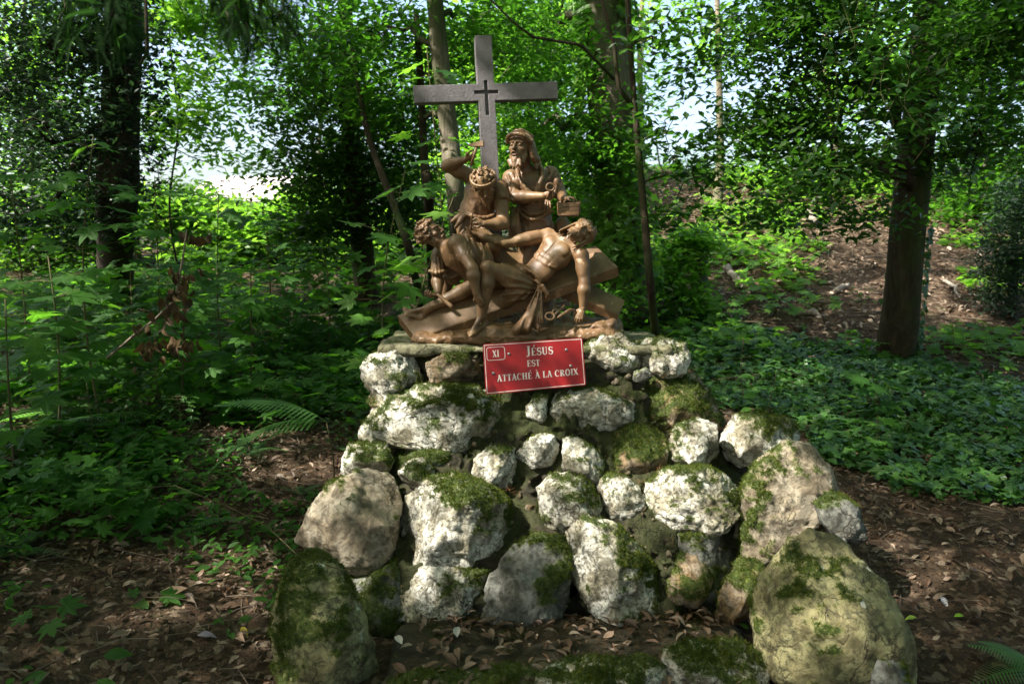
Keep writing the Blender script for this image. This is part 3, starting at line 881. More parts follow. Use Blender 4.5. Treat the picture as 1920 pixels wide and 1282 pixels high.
    b_.ell(P3(1044, 341, .05), (.018, .017, .022), None, .004); b_.rc(P3(1044, 345, .05), P3(1040, 362, .04), .012, .008, .006)
    link('mallet', b_.mesh('mallet'), M['cast'], g)
    # basket with boards
    def board(c0, hx, hy, hz):
        m = MB(); m.box(c0, (hx, hy, hz), rotm((1, -.12, .03), (.12, 1, 0), (-.03, 0, 1))); m.build('basket_board', M['cast'], g, smooth=False)
    for k_ in range(3): board(P3(1066, 383.5 + k_ * 8, .03 + .0015 * (k_ % 2)), .0565, .006, .0108)
    for k_ in range(3):
        m = MB(); m.box(P3(1047, 383 + k_ * 8, .085), (.005, .05, .0108)); m.build('basket_board', M['cast'], g, smooth=False)
        m = MB(); m.box(P3(1085, 382 + k_ * 8, .085), (.005, .05, .0108)); m.build('basket_board', M['cast'], g, smooth=False)
    m = MB(); m.box(P3(1066, 404.5, .085), (.052, .052, .004)); m.build('basket_bottom', M['cast'], g, smooth=False)
    k_ = SDF(P3(1040, 395, -.02), P3(1095, 360, .20), .003); rg = np.random.default_rng(2)
    for i in range(16):
        p = P3(1050 + 4 + rg.uniform(0, 26), 379, .04 + rg.uniform(0, .09)); e = p + rg.normal(0, .011, 3) * np.array([1, 1, .3]); k_.rc(p, e, .007, .005, .003)
    link('nails_heap', k_.mesh('nails_heap'), M['cast'], g)
standing()

# ---- tools lying on the rocks
def tools():
    r = MB(); ctr = P3(1031, 593, -.19)
    r.tube([ctr + np.array([.024 * math.cos(a), .010 * math.sin(a), .018 * math.sin(a)]) for a in np.linspace(0, 2 * math.pi, 15)], .0065, 7, False)
    r.tube([P3(1035, 587, -.18), P3(1044, 572, -.13)], .006, 6); r.tube([P3(1040, 590, -.18), P3(1058, 573, -.13)], .0065, 6)
    r.build('pincers', M['cast'], group_root)
    w = MB(); w.tube([P3(1042, 598, -.18), P3(1054, 590, -.17), P3(1070, 583, -.15)], [.005, .010, .006], 7)
    w.tube([P3(1056, 588, -.17), P3(1068, 580, -.15), P3(1080, 582, -.14)], [.006, .006, .004], 6); w.build('nail', M['cast'], group_root)
    for k_ in range(3):
        w = MB(); w.tube([P3(1002 + 7 * k_, 560, -.17), P3(1008 + 4 * k_, 590, -.20), P3(1009 + 4 * k_, 606, -.22)], [.0045, .0055, .0065], 6)
        w.build('rod', M['cast'], group_root)
tools()
# ------------------------------------------------------------------ stone materials (moss comes from a growth map stored on each stone)
def stonemat(name, light, mid, dark, lichen=.5, bumpk=.8, spots=0.0):
    m, t, p = nt(name)
    co = objco(t)
    oi = N(t, 'ShaderNodeObjectInfo')
    ad = N(t, 'ShaderNodeVectorMath', operation='ADD'); t.links.new(co, ad.inputs[0])
    cb = N(t, 'ShaderNodeCombineXYZ'); 
    for i in range(3): t.links.new(mathn(t, 'MULTIPLY', oi.outputs['Random'], 37.0 + 11 * i), cb.inputs[i])
    t.links.new(cb.outputs[0], ad.inputs[1]); co = ad.outputs[0]
    a = noise_n(t, 7, 8, .62, co, .4)
    c = ramp(t, a, [(.30, dark), (.44, mid), (.56, light)])
    b = noise_n(t, 15, 8, .62, co, .8)
    c = mixc(t, ramp(t, b, [(.40, .8), (.50, 0.0)]), c, tuple(x * .42 for x in mid))
    z = N(t, 'ShaderNodeTexNoise', i={'Scale': 13.0, 'Detail': 7.0, 'Roughness': .7, 'Distortion': 1.2}); t.links.new(co, z.inputs['Vector'])
    c = mixc(t, ramp(t, z.outputs['Fac'], [(.52, 0.0), (.60, .7)]), c, tuple(x * .55 for x in dark))
    # dark lichen and grime in freckles
    l = noise_n(t, 60, 6, .75, co)
    l2 = noise_n(t, 6, 4, .6, co)
    lf = mathn(t, 'MULTIPLY', ramp(t, l, [(.50, 0.0), (.58, 1.0)]), ramp(t, l2, [(.62 - lichen * .3, 0.0), (.80 - lichen * .3, .85)]))
    c = mixc(t, lf, c, (.035, .035, .022))
    # cracks
    v = N(t, 'ShaderNodeTexVoronoi', feature='DISTANCE_TO_EDGE', i={'Scale': 9.0}); 
    dn = N(t, 'ShaderNodeTexNoise', i={'Scale': 11.0, 'Detail': 5.0}); t.links.new(co, dn.inputs['Vector'])
    mx = N(t, 'ShaderNodeMix', data_type='VECTOR'); mx.inputs[0].default_value = .16
    t.links.new(co, mx.inputs[4]); t.links.new(dn.outputs['Color'], mx.inputs[5]); t.links.new(mx.outputs[1], v.inputs['Vector'])
    ck = ramp(t, v.outputs['Distance'], [(.0, 1.0), (.035, 0.0)])
    ckm = mathn(t, 'MULTIPLY', ck, ramp(t, noise_n(t, 4, 3, .5, co), [(.48, 0.0), (.6, .9)]))
    c = mixc(t, ckm, c, (.05, .04, .025))
    if spots:
        sv = N(t, 'ShaderNodeTexVoronoi', i={'Scale': 8.0, 'Randomness': 1.0}); t.links.new(mx.outputs[1], sv.inputs['Vector'])
        sp = ramp(t, sv.outputs['Distance'], [(.10, 1.0), (.14, 0.0)])
        sp = mathn(t, 'MULTIPLY', sp, ramp(t, noise_n(t, 3, 3, .5, co), [(.5, 0.0), (.56, 1.0)]))
        c = mixc(t, sp, c, (.62, .62, .52))
    mo = attr(t, 'moss')
    mf = ramp(t, mathn(t, 'ADD', mo, mathn(t, 'MULTIPLY', mathn(t, 'SUBTRACT', noise_n(t, 55, 6, .75, co), .5), 2.2)), [(.34, 0.0), (.76, 1.0)])
    mc = ramp(t, noise_n(t, 45, 5, .7, co), [(.35, (.012, .020, .003)), (.55, (.034, .052, .006)), (.7, (.070, .085, .012))])
    c = mixc(t, mf, c, mc)
    # thin green algae film near the moss
    af = ramp(t, mathn(t, 'ADD', mo, mathn(t, 'MULTIPLY', noise_n(t, 12, 5, .6, co), .5)), [(.42, 0.0), (.80, .40)])
    c = mixc(t, mathn(t, 'MULTIPLY', af, mathn(t, 'SUBTRACT', 1.0, mf)), c, (.12, .14, .03))
    dkn = attr(t, 'darken')  # stored amount that blends the colour towards a dark brown
    c = mixc(t, dkn, c, mixc(t, .8, c, (.025, .022, .012)))
    t.links.new(c, p.inputs['Base Color'])
    p.inputs['Roughness'].default_value = .82; p.inputs['Specular IOR Level'].default_value = .25
    h = mathn(t, 'ADD', mathn(t, 'MULTIPLY', b, .55), mathn(t, 'MULTIPLY', noise_n(t, 110, 6, .7, co), .35))
    h = mathn(t, 'SUBTRACT', h, mathn(t, 'MULTIPLY', ckm, .30))
    bump(t, p, h, bumpk, .022)
    return m
M['quartz'] = stonemat('white_quartz_stone', (.60, .58, .51), (.33, .30, .22), (.11, .09, .05), .9)
M['brown_rock'] = stonemat('brown_stone', (.26, .21, .15), (.19, .125, .06), (.08, .055, .03), .6)
M['tan_rock'] = stonemat('smooth_tan_boulder', (.27, .235, .175), (.21, .17, .115), (.13, .10, .065), .45, .6)
M['yellow_rock'] = stonemat('yellow_green_boulder', (.28, .26, .13), (.19, .165, .08), (.09, .085, .045), .6, .9, 1)
M['grey_rock'] = stonemat('dark_grey_stone', (.17, .17, .15), (.095, .095, .08), (.04, .04, .03), .6)
M['mortar'] = stonemat('old_mortar', (.085, .07, .045), (.048, .04, .026), (.022, .018, .012), .8, 1.0)

_ICO = {}
def ico(n):
    if n not in _ICO:
        bm = bmesh.new(); bmesh.ops.create_icosphere(bm, subdivisions=n, radius=1)
        V = np.array([v.co[:] for v in bm.verts]); F = np.array([[v.index for v in f.verts] for f in bm.faces]); bm.free()
        _ICO[n] = (V / np.linalg.norm(V, axis=1, keepdims=True), F)
    return _ICO[n]

def moss_fuzz(name, me_V, nrmls, area_w, par, n, L=.012, mat='moss'):
    """short blades standing on the mossy part of a stone"""
    w = np.clip(area_w, 0, 1)
    if w.sum() < 1: return
    n = int(n)
    i = R_.choice(len(me_V), n, p=w / w.sum())
    P = me_V[i] + R_.normal(0, .004, (n, 3)) - nrmls[i] * .002
    D = nrmls[i] * .6 + R_.normal(0, .55, (n, 3)) + np.array([0, 0, .35])
    T = (np.array([(0, -.16, 0), (0, .16, 0), (.55, .02, .16), (1, 0, .05)]), np.array([(0, 1, 2), (1, 3, 2)]))
    Fm = frames(R_.normal(size=(n, 3)), spin=D)
    # x axis must follow D
    x = D / np.linalg.norm(D, axis=1, keepdims=True); y = np.cross(x, R_.normal(size=(n, 3))); y /= np.linalg.norm(y, axis=1, keepdims=True)
    Fm = np.stack([x, y, np.cross(x, y)], 2)
    o = scatter(name, T, P, Fm, L * R_.uniform(.5, 1.3, n), M[mat], par)
    tag(o, kind='stuff'); return o

def stone(parent, poly, Y, depth, mat='quartz', moss=.0, seed=0, rough=1.0, facets=7, lod=5, name='stone', tilt=0.0, label=None, up_moss=1.0, darken=0.0, mcx=None, sq=.66, grow=1.09):
    rg = np.random.default_rng(1000 + seed)
    poly = np.array([at(x, y, Y) for x, y in poly])
    c = (poly.max(0) + poly.min(0)) / 2; q = (poly - c) * grow
    th = np.arctan2(q[:, 2], q[:, 0]); rr = np.hypot(q[:, 0], q[:, 2]); o = np.argsort(th); th, rr = th[o], rr[o]
    # resample the outline along straight edges
    thx = []; rx = []
    for i in range(len(th)):
        j = (i + 1) % len(th)
        a = np.array([rr[i] * math.cos(th[i]), rr[i] * math.sin(th[i])]); b = np.array([rr[j] * math.cos(th[j]), rr[j] * math.sin(th[j])])
        for t in (0, .25, .5, .75):
            p = a + (b - a) * t; thx.append(math.atan2(p[1], p[0])); rx.append(np.hypot(*p))
    o = np.argsort(thx); thx = np.array(thx)[o]; rx = np.array(rx)[o]
    D, F = ico(lod)
    t = np.arctan2(D[:, 2], D[:, 0]); R = np.interp(t, thx, rx, period=2 * math.pi)
    rho = np.hypot(D[:, 0], D[:, 2]); s = rho ** sq
    V = np.stack([np.cos(t) * R * s, depth * np.sign(D[:, 1]) * np.abs(D[:, 1]) ** .75, np.sin(t) * R * s], 1)
    size = rx.mean()
    # flat breaks
    for k in range(facets + 5):
        n = nrm(np.array([rg.normal(0, .95), -1.0, rg.normal(.15, 1.0)]))
        ext = np.max(V @ n); h = ext * (rg.uniform(.58, .86) if k < facets else rg.uniform(.82, .95))
        e = V @ n - h; V = V - np.where(e > 0, e, 0)[:, None] * n * .95
    V[:, 2] += V[:, 1] * tilt
    nn = V / (np.linalg.norm(V, axis=1, keepdims=True) + 1e-9)
    W = V + c + seed * 1.7
    d = rough * (size * .055 * fbm(W * (1.1 / size), 3) + size * .075 * fbm(W * (2.4 / size) + 5, 4, True) + .012 * fbm(W * 22, 4, True) + .004 * fbm(W * 70, 2, True))
    V = V + nn * d[:, None] + c
    me = mesh(name, V, F, True)
    vn = vnormals(me)
    mz = .50 * (vn[:, 2] - .15) * up_moss + .8 * fbm(V * 7 + seed, 4) + .55 * fbm(V * 24 + seed, 3) + moss
    if mcx is not None:   # moss sits mainly on one side
        mz = mz + (V - c) @ np.asarray(mcx) / size * .5
    mo = sstep(.10, .55, mz) * .85
    V = V + vn * (mo * (.010 + .006 * fbm(V * 40, 2)))[:, None]; me.vertices.foreach_set('co', V.astype(np.float32).ravel()); me.update()
    a = me.attributes.new('moss', 'FLOAT', 'POINT'); a.data.foreach_set('value', mo.astype(np.float32))
    da = np.full(len(V), darken, np.float32)
    a = me.attributes.new('darken', 'FLOAT', 'POINT'); a.data.foreach_set('value', da)
    ob = link(name, me, M[mat], parent)
    if label: ob['label'] = label
    vis = mo * (vn[:, 1] < .45)
    area = size * size * 4 * vis.mean()
    if area > .0015: moss_fuzz('moss', V, vn, (vis > .42) * vis, ob, min(12000, area * 120000), .0135)
    return ob

def YD(py): return float(np.interp(py, [640, 740, 850, 960, 1080, 1200, 1285], [4.14, 4.08, 3.92, 3.74, 3.56, 3.42, 3.2]))
ped = empty('rock_pedestal', (0.02, 4.2, 0))
tag(ped, 'pedestal of mortared white and mossy rocks carrying the sculpture and the red sign', 'pedestal')

ST = [  # outline, material, moss, half depth, forward shift, options
 ([(683,690),(700,672),(740,662),(770,672),(785,695),(790,722),(760,735),(735,748),(700,735),(685,718)], 'quartz', .02, .10, -.02, {}),
 ([(805,682),(835,667),(880,667),(895,680),(893,712),(860,724),(820,724),(808,705)], 'brown_rock', .12, .08, .0, {}),
 ([(1098,658),(1130,636),(1160,634),(1185,650),(1195,680),(1185,705),(1150,712),(1115,708),(1098,690)], 'quartz', -.12, .11, .02, {}),
 ([(1195,650),(1235,640),(1280,650),(1287,672),(1270,700),(1230,705),(1200,690)], 'quartz', -.02, .10, .03, {}),
 ([(1190,700),(1210,694),(1220,704),(1208,716),(1192,712)], 'grey_rock', -.1, .03, -.03, {'lod': 4}),
 ([(690,745),(735,740),(760,748),(740,775),(700,770)], 'brown_rock', .2, .07, .04, {'lod': 4}),
 ([(708,765),(735,745),(780,738),(860,738),(920,742),(955,775),(975,815),(960,840),(900,850),(860,845),(800,850),(740,835),(710,810)], 'quartz', .10, .17, -.03, {'lod': 6, 'facets': 10, 'rough': 1.25}),
 ([(675,800),(700,790),(715,815),(710,840),(680,835)], 'quartz', .05, .05, .03, {'lod': 4}),
 ([(992,765),(1008,742),(1024,748),(1022,770),(1018,795),(1002,808),(990,790)], 'quartz', -.05, .05, .0, {'lod': 4}),
 ([(1045,745),(1080,730),(1110,722),(1180,722),(1190,760),(1193,790),(1150,800),(1125,815),(1080,802),(1050,795),(1042,770)], 'quartz', -.10, .10, -.02, {'lod': 6, 'facets': 5, 'tilt': -.3}),
 ([(1197,740),(1215,708),(1270,700),(1310,720),(1340,760),(1352,800),(1335,830),(1290,800),(1240,805),(1205,790)], 'brown_rock', .12, .20, .08, {'lod': 6, 'rough': 1.2}),
 ([(632,870),(650,840),(690,833),(720,840),(730,865),(720,890),(680,900),(640,895)], 'quartz', .02, .08, .0, {}),
 ([(735,868),(770,845),(840,850),(855,880),(830,905),(760,900)], 'grey_rock', .42, .08, .03, {}),
 ([(750,890),(770,870),(790,865),(810,885),(820,905),(790,918),(760,915)], 'quartz', .02, .06, -.05, {'lod': 4}),
 ([(885,870),(920,845),(960,848),(962,875),(955,900),(930,915),(895,905)], 'quartz', .12, .08, -.03, {}),
 ([(975,850),(1000,824),(1035,822),(1045,845),(1030,872),(995,882),(975,868)], 'quartz', .06, .07, -.02, {}),
 ([(1058,830),(1085,828),(1110,845),(1125,870),(1120,900),(1090,908),(1065,895),(1062,865)], 'quartz', -.14, .08, -.05, {}),
 ([(1148,830),(1175,808),(1220,806),(1243,825),(1240,880),(1220,900),(1170,895),(1150,870)], 'brown_rock', .34, .09, -.01, {'mcx': (-.5, 0, -.2)}),
 ([(1258,840),(1275,805),(1310,793),(1335,800),(1335,845),(1310,875),(1280,880),(1255,862)], 'quartz', -.06, .10, -.03, {'mcx': (-.9, 0, .3)}),
 ([(1363,830),(1385,790),(1430,785),(1480,795),(1497,820),(1490,840),(1440,850),(1390,868),(1370,855)], 'quartz', .16, .13, .04, {'mcx': (.8, 0, .4)}),
 ([(630,905),(660,892),(740,896),(750,925),(700,935),(640,930)], 'grey_rock', .5, .06, .05, {'lod': 4}),
 ([(557,1020),(590,950),(620,915),(680,892),(735,900),(742,950),(735,1010),(730,1050),(700,1080),(650,1080),(620,1050),(590,1035)], 'tan_rock', -.32, .17, -.03, {'lod': 6, 'facets': 4, 'rough': .55}),
 ([(733,960),(750,935),(790,915),(860,910),(900,920),(935,950),(962,990),(960,1020),(930,1065),(870,1078),(800,1060),(760,1040),(735,1010)], 'quartz', -.10, .17, -.10, {'lod': 6, 'facets': 9, 'mcx': (.6, 0, .9), 'rough': 1.05}),
 ([(895,905),(930,925),(965,975),(960,1000),(930,985),(900,950),(850,912)], 'grey_rock', .6, .07, .0, {'lod': 4}),
 ([(1015,920),(1050,890),(1090,910),(1120,940),(1115,985),(1080,1015),(1045,1005),(1025,980)], 'quartz', .05, .10, -.06, {}),
 ([(1118,920),(1150,895),(1180,905),(1205,930),(1200,965),(1170,980),(1135,965)], 'quartz', .14, .08, -.02, {}),
 ([(1220,920),(1260,893),(1320,888),(1370,910),(1387,940),(1350,985),(1290,1015),(1240,1000),(1222,970)], 'quartz', .02, .15, -.06, {'lod': 6, 'up_moss': 1.8}),
 ([(1395,1010),(1400,950),(1430,880),(1480,842),(1520,850),(1550,890),(1570,930),(1560,970),(1500,1010),(1470,1050),(1430,1055),(1400,1040)], 'tan_rock', -.16, .17, -.10, {'lod': 6, 'rough': 1.0, 'facets': 5, 'mcx': (-1.0, 0, .1)}),
 ([(1535,945),(1560,930),(1610,960),(1622,1000),(1620,1040),(1590,1050),(1560,1000),(1540,975)], 'grey_rock', -.05, .10, -.18, {}),
 ([(735,1120),(760,1075),(830,1070),(900,1078),(930,1110),(920,1160),(870,1180),(800,1185),(760,1160)], 'quartz', .02, .13, .02, {'rough': 1.1, 'lod': 6, 'mcx': (.5, 0, -.5)}),
 ([(650,1090),(740,1070),(760,1110),(770,1180),(740,1230),(690,1220)], 'grey_rock', .5, .12, .05, {}),
 ([(925,1100),(955,1050),(1000,1025),(1050,1030),(1055,1060),(1045,1150),(1025,1235),(960,1242),(910,1235),(905,1180)], 'grey_rock', -.06, .10, -.02, {'lod': 6, 'facets': 3, 'mcx': (.9, 0, .4)}),
 ([(770,1180),(900,1180),(905,1245),(760,1245)], 'grey_rock', .05, .08, .10, {}),
 ([(1068,1015),(1100,990),(1150,1000),(1190,1040),(1230,1080),(1235,1160),(1220,1195),(1160,1200),(1130,1150),(1085,1090)], 'quartz', .14, .16, -.06, {'lod': 6, 'mcx': (.9, 0, .0)}),
 ([(1245,1070),(1280,1045),(1320,1058),(1325,1090),(1300,1130),(1260,1120)], 'brown_rock', .28, .09, -.02, {}),
 ([(1230,1020),(1370,1010),(1400,1060),(1370,1160),(1300,1190),(1240,1150)], 'grey_rock', .12, .10, .10, {'lod': 6}),
 ([(1362,1120),(1395,1060),(1440,1060),(1430,1130),(1400,1160),(1345,1172)], 'brown_rock', .42, .10, -.10, {}),
]
for k, (poly, mt, mo, dp, fs, op) in enumerate(ST):
    yc = sum(p[1] for p in poly) / len(poly)
    stone(ped, poly, YD(yc) + dp * .40 + fs, dp, mt, mo, seed=k, **op)

# the two big boulders and the low step stand beside the pedestal
b = stone(None, [(540,1060),(565,1035),(610,1060),(650,1110),(680,1170),(700,1240),(712,1330),(500,1330),(528,1240),(525,1170)], 3.12, .17, 'yellow_rock', .20, seed=61, facets=4, lod=6, name='boulder', rough=.9, mcx=(-.7, 0, .1), grow=1.0)
tag(b, 'pointed boulder with thick green moss at the lower left of the pedestal', 'boulder')
b = stone(None, [(1420,1170),(1440,1100),(1490,1040),(1540,1000),(1600,1030),(1650,1080),(1685,1160),(1690,1230),(1680,1340),(1450,1340),(1425,1230)], 3.02, .24, 'yellow_rock', -.20, seed=64, facets=5, lod=6, name='boulder', rough=.75, mcx=(-1.0, 0, -.1), grow=1.0)
tag(b, 'tall rounded yellow green boulder with white lichen spots at the lower right', 'boulder')
b = stone(None, [(1625,1300),(1630,1235),(1665,1222),(1695,1260),(1690,1310)], 2.80, .06, 'grey_rock', -.1, seed=66, lod=4, name='boulder')
tag(b, 'small dark grey stone leaning on the foot of the tall yellow boulder', 'boulder')

# mortar core behind the stones
core = SDF((-1.25, 3.15, -.25), (1.55, 5.2, 1.25), .016)
X = np.stack(np.meshgrid(*[core.lo[i] + core.h * np.arange(core.n[i]) for i in range(3)], indexing='ij'), -1)
_rows = [(648, 697, 1284), (700, 700, 1285), (760, 700, 1335), (850, 655, 1400), (960, 625, 1500), (1080, 600, 1480), (1200, 690, 1440), (1290, 690, 1440)]
_zz = [at(0, r[0], YD(r[0]))[2] for r in _rows][::-1]
_xl = np.interp(X[..., 2], _zz, [at(r[1], r[0], YD(r[0]))[0] for r in _rows][::-1]); _xr = np.interp(X[..., 2], _zz, [at(r[2], r[0], YD(r[0]))[0] for r in _rows][::-1])
_yf = np.interp(X[..., 2], _zz, [YD(r[0]) for r in _rows][::-1]) + .055
_yf = _yf + .30 * sstep(.55, 1.1, np.abs(X[..., 0] - (_xl + _xr) / 2) / ((_xr - _xl) / 2)) + .05 * fbm(X * 3.3, 2)
_rg = .04 * fbm(X * 17, 3, True)
core.v = (np.maximum.reduce([_yf - X[..., 1], X[..., 1] - 5.0, _xl + .03 - X[..., 0], X[..., 0] - _xr + .03, X[..., 2] - 1.155]) * .8 - (.045 * fbm(X * 6, 4, True) + _rg) * sstep(1.19, 1.12, X[..., 2])).astype(np.float32)
core.v = np.minimum(core.v, .06)
# the dark hollow between the slab and the tall white stone
core.chain([at(1062, 1040, 3.5), at(1062, 1100, 3.6), at(1085, 1190, 3.5)], [.05, .07, .07], .03, True)
core.chain([at(1062, 1050, 3.6), at(1070, 1150, 3.9)], [.06, .09], .03, True)
me = core.mesh('mortar_core', .008, 30); vn = vnormals(me)
V = np.empty(len(me.vertices) * 3, np.float32); me.vertices.foreach_get('co', V); V = V.reshape(-1, 3).astype(float)
mz = .45 * (vn[:, 2] - .2) + .9 * fbm(V * 6 + 9, 4) + .34 - sstep(1.10, 1.16, V[:, 2]) * .5
mo = sstep(.10, .55, mz) * .85
a = me.attributes.new('moss', 'FLOAT', 'POINT'); a.data.foreach_set('value', mo.astype(np.float32))
a = me.attributes.new('darken', 'FLOAT', 'POINT'); a.data.foreach_set('value', (.55 + .3 * sstep(1.0, .4, V[:, 2])).astype(np.float32))  # mortar colour gets darker towards the bottom
co_ = link('mortar_core', me, M['mortar'], ped)
moss_fuzz('moss', V, vn, (mo > .45) * (vn[:, 1] < .2), co_, 26000, .013)

def rubble():
    Ps = V[(vn[:, 1] < -.3) & (V[:, 2] > .05)]; VV = []; FF = []; k = 0; D, F = ico(3)
    px, py = proj(Ps); Ps = Ps[(px > 640) & (px < 1460)]
    for i in range(230):
        c = Ps[R_.integers(0, len(Ps))]; r = R_.uniform(.008, .026); q = D * r * R_.uniform(.6, 1.3, 3)
        for _ in range(5):
            n = nrm(R_.normal(size=3)); e = q @ n - r * .6; q = q - np.where(e > 0, e, 0)[:, None] * n
        q = q + D * (.12 * r * fbm(D * 2 + i * 3.1, 3))[:, None]
        VV.append(q + c + np.array([0, .1 * r, 0])); FF.append(F + k); k += len(D)
    VV = np.concatenate(VV); me = mesh('rubble', VV, np.concatenate(FF), True, {'moss': sstep(.0, .6, fbm(VV * 6, 3) + .15) * .8, 'darken': np.full(len(VV), .6)})
    o = link('rubble', me, M['brown_rock'], ped); tag(o, kind='stuff')
rubble()

# cement slab on top
def slab():
    out = [(692,672),(720,655),(780,647),(905,640),(1000,632),(1092,628),(1150,624),(1215,630),(1262,640),(1284,652)]
    s = SDF((-.85, 3.95, 1.02), (1.0, 4.95, 1.26), .010)
    zt = P3(965, 645, -.18)[2]
    s.box((.065, 4.47, zt - .028), (.77, .36, .028), None, .02, .02)
    X = np.stack(np.meshgrid(*[s.lo[i] + s.h * np.arange(s.n[i]) for i in range(3)], indexing='ij'), -1)
    s.v -= (.028 * fbm(X * 6 + 4, 4)).astype(np.float32)
    me = s.mesh('cement_slab', .003, 40); vn = vnormals(me); n = len(me.vertices)
    a = me.attributes.new('moss', 'FLOAT', 'POINT')
    V = np.empty(n * 3, np.float32); me.vertices.foreach_get('co', V); V = V.reshape(-1, 3).astype(float)
    a.data.foreach_set('value', (sstep(.2, .7, fbm(V * 8, 4) + .25) * .6).astype(np.float32))
    me.attributes.new('darken', 'FLOAT', 'POINT')
    link('cement_slab', me, M['cement'], ped)
M['cement'] = stonemat('mossy_cement', (.24, .22, .14), (.17, .16, .09), (.09, .085, .05), .7, .9)
slab()

# ------------------------------------------------------------------ low step in front
stp = empty('stone_step', (.25, 3.1, 0)); tag(stp, 'low mossy stone step strewn with dead leaves in front of the pedestal', 'step')
s = SDF((-.62, 2.72, -.2), (1.08, 3.75, .26), .012)
s.box((.24, 3.13, -.055), (.76, .36, .07), None, .04, .03)
X = np.stack(np.meshgrid(*[s.lo[i] + s.h * np.arange(s.n[i]) for i in range(3)], indexing='ij'), -1)
s.v -= (.035 * fbm(X * 6 + 2, 4)).astype(np.float32)
me = s.mesh('step_body', .004, 30); n = len(me.vertices); vn = vnormals(me)
V = np.empty(n * 3, np.float32); me.vertices.foreach_get('co', V); V = V.reshape(-1, 3).astype(float)
mo = sstep(.10, .6, .9 * fbm(V * 6 + 3, 4) + .12 + .3 * (V[:, 1] < 3.0)) * .8
a = me.attributes.new('moss', 'FLOAT', 'POINT'); a.data.foreach_set('value', mo.astype(np.float32))
a = me.attributes.new('darken', 'FLOAT', 'POINT'); a.data.foreach_set('value', np.full(n, .75, np.float32))
so = link('step_body', me, M['mortar'], stp)
moss_fuzz('moss', V, vn, (mo > .45) * 1.0, so, 8000, .012)
for k, poly in enumerate([[(1245,1240),(1290,1215),(1400,1222),(1432,1245),(1425,1300),(1260,1300)], [(1010,1275),(1060,1252),(1150,1250),(1205,1262),(1200,1320),(1010,1320)],
                          [(1150,1262),(1200,1245),(1240,1258),(1245,1310),(1160,1310)], [(880,1275),(960,1262),(1010,1275),(1010,1320),(880,1320)], [(730,1290),(800,1272),(880,1280),(880,1330),(730,1330)]]):
    stone(stp, poly, 2.93, .08, 'quartz' if k in (0, 1, 2) else 'brown_rock', .16, seed=80 + k, lod=5, up_moss=1.3)

# ------------------------------------------------------------------ the tall grey cross
def grey_cross():
    m, t, p = nt('grey_violet_painted_stone'); co = objco(t)
    a = noise_n(t, 12, 6, .65, co); c = ramp(t, a, [(.3, (.115, .102, .108)), (.7, (.185, .167, .175))])
    mp = N(t, 'ShaderNodeMapping', i={'Scale': (9, 9, 40)}); t.links.new(co, mp.inputs[0])
    b = noise_n(t, 1.5, 5, .6, mp.outputs[0]); c = mixc(t, ramp(t, b, [(.58, 0.0), (.7, .5)]), c, (.075, .06, .055))
    g = noise_n(t, 5, 5, .7, co); c = mixc(t, ramp(t, g, [(.6, 0.0), (.72, .55)]), c, (.07, .065, .035))
    t.links.new(c, p.inputs['Base Color']); p.inputs['Roughness'].default_value = .6
    bump(t, p, noise_n(t, 70, 6, .65, co), .5, .006)
    Yc = 4.68; k = Yc / 1500 * 1.0
    o = at(912, 173, Yc)
    w = .0475; A = .413; T = .312; Bm = 1.40
    L = [(-w, -Bm), (w, -Bm), (w, -w), (A, -w), (A, w), (w, w), (w, T), (-w, T), (-w, w), (-A, w), (-A, -w), (-w, -w)]
    w2 = .0095; a2 = .068; t2 = .064; b2 = .128
    S = [(-w2, -b2), (w2, -b2), (w2, -w2), (a2, -w2), (a2, w2), (w2, w2), (w2, t2), (-w2, t2), (-w2, w2), (-a2, w2), (-a2, -w2), (-w2, -w2)]
    bm = bmesh.new(); n = 12; tk = .085; rc = .024
    f = [bm.verts.new((x, 0, z)) for x, z in L]; g = [bm.verts.new((x, 0, z)) for x, z in S]
    h = [bm.verts.new((x, rc, z)) for x, z in S]; bk = [bm.verts.new((x, tk, z)) for x, z in L]
    eg = [bm.edges.new((f[i], f[(i + 1) % n])) for i in range(n)] + [bm.edges.new((g[i], g[(i + 1) % n])) for i in range(n)]
    bmesh.ops.triangle_fill(bm, edges=eg, use_beauty=True, normal=(0, -1, 0))
    for i in range(n):
        j = (i + 1) % n
        bm.faces.new((f[j], f[i], bk[i], bk[j])); bm.faces.new((g[i], g[j], h[j], h[i]))
    bm.faces.new(h[::-1]); bm.faces.new(bk)
    bmesh.ops.recalc_face_normals(bm, faces=bm.faces)
    be = [e for e in bm.edges if len(e.link_faces) == 2 and e.calc_face_angle(0) > .5]
    bmesh.ops.bevel(bm, geom=be, offset=.003, segments=2, affect='EDGES', profile=.6)
    me = bpy.data.meshes.new('stone_cross'); bm.to_mesh(me); bm.free()
    ob = link('stone_cross', me, m); ob.location = tuple(o)
    ob.rotation_euler = (0, math.radians(-3.1), math.radians(7))
    tag(ob, 'tall grey cross with a small cross cut into its middle, standing behind the sculpture', 'cross')
grey_cross()

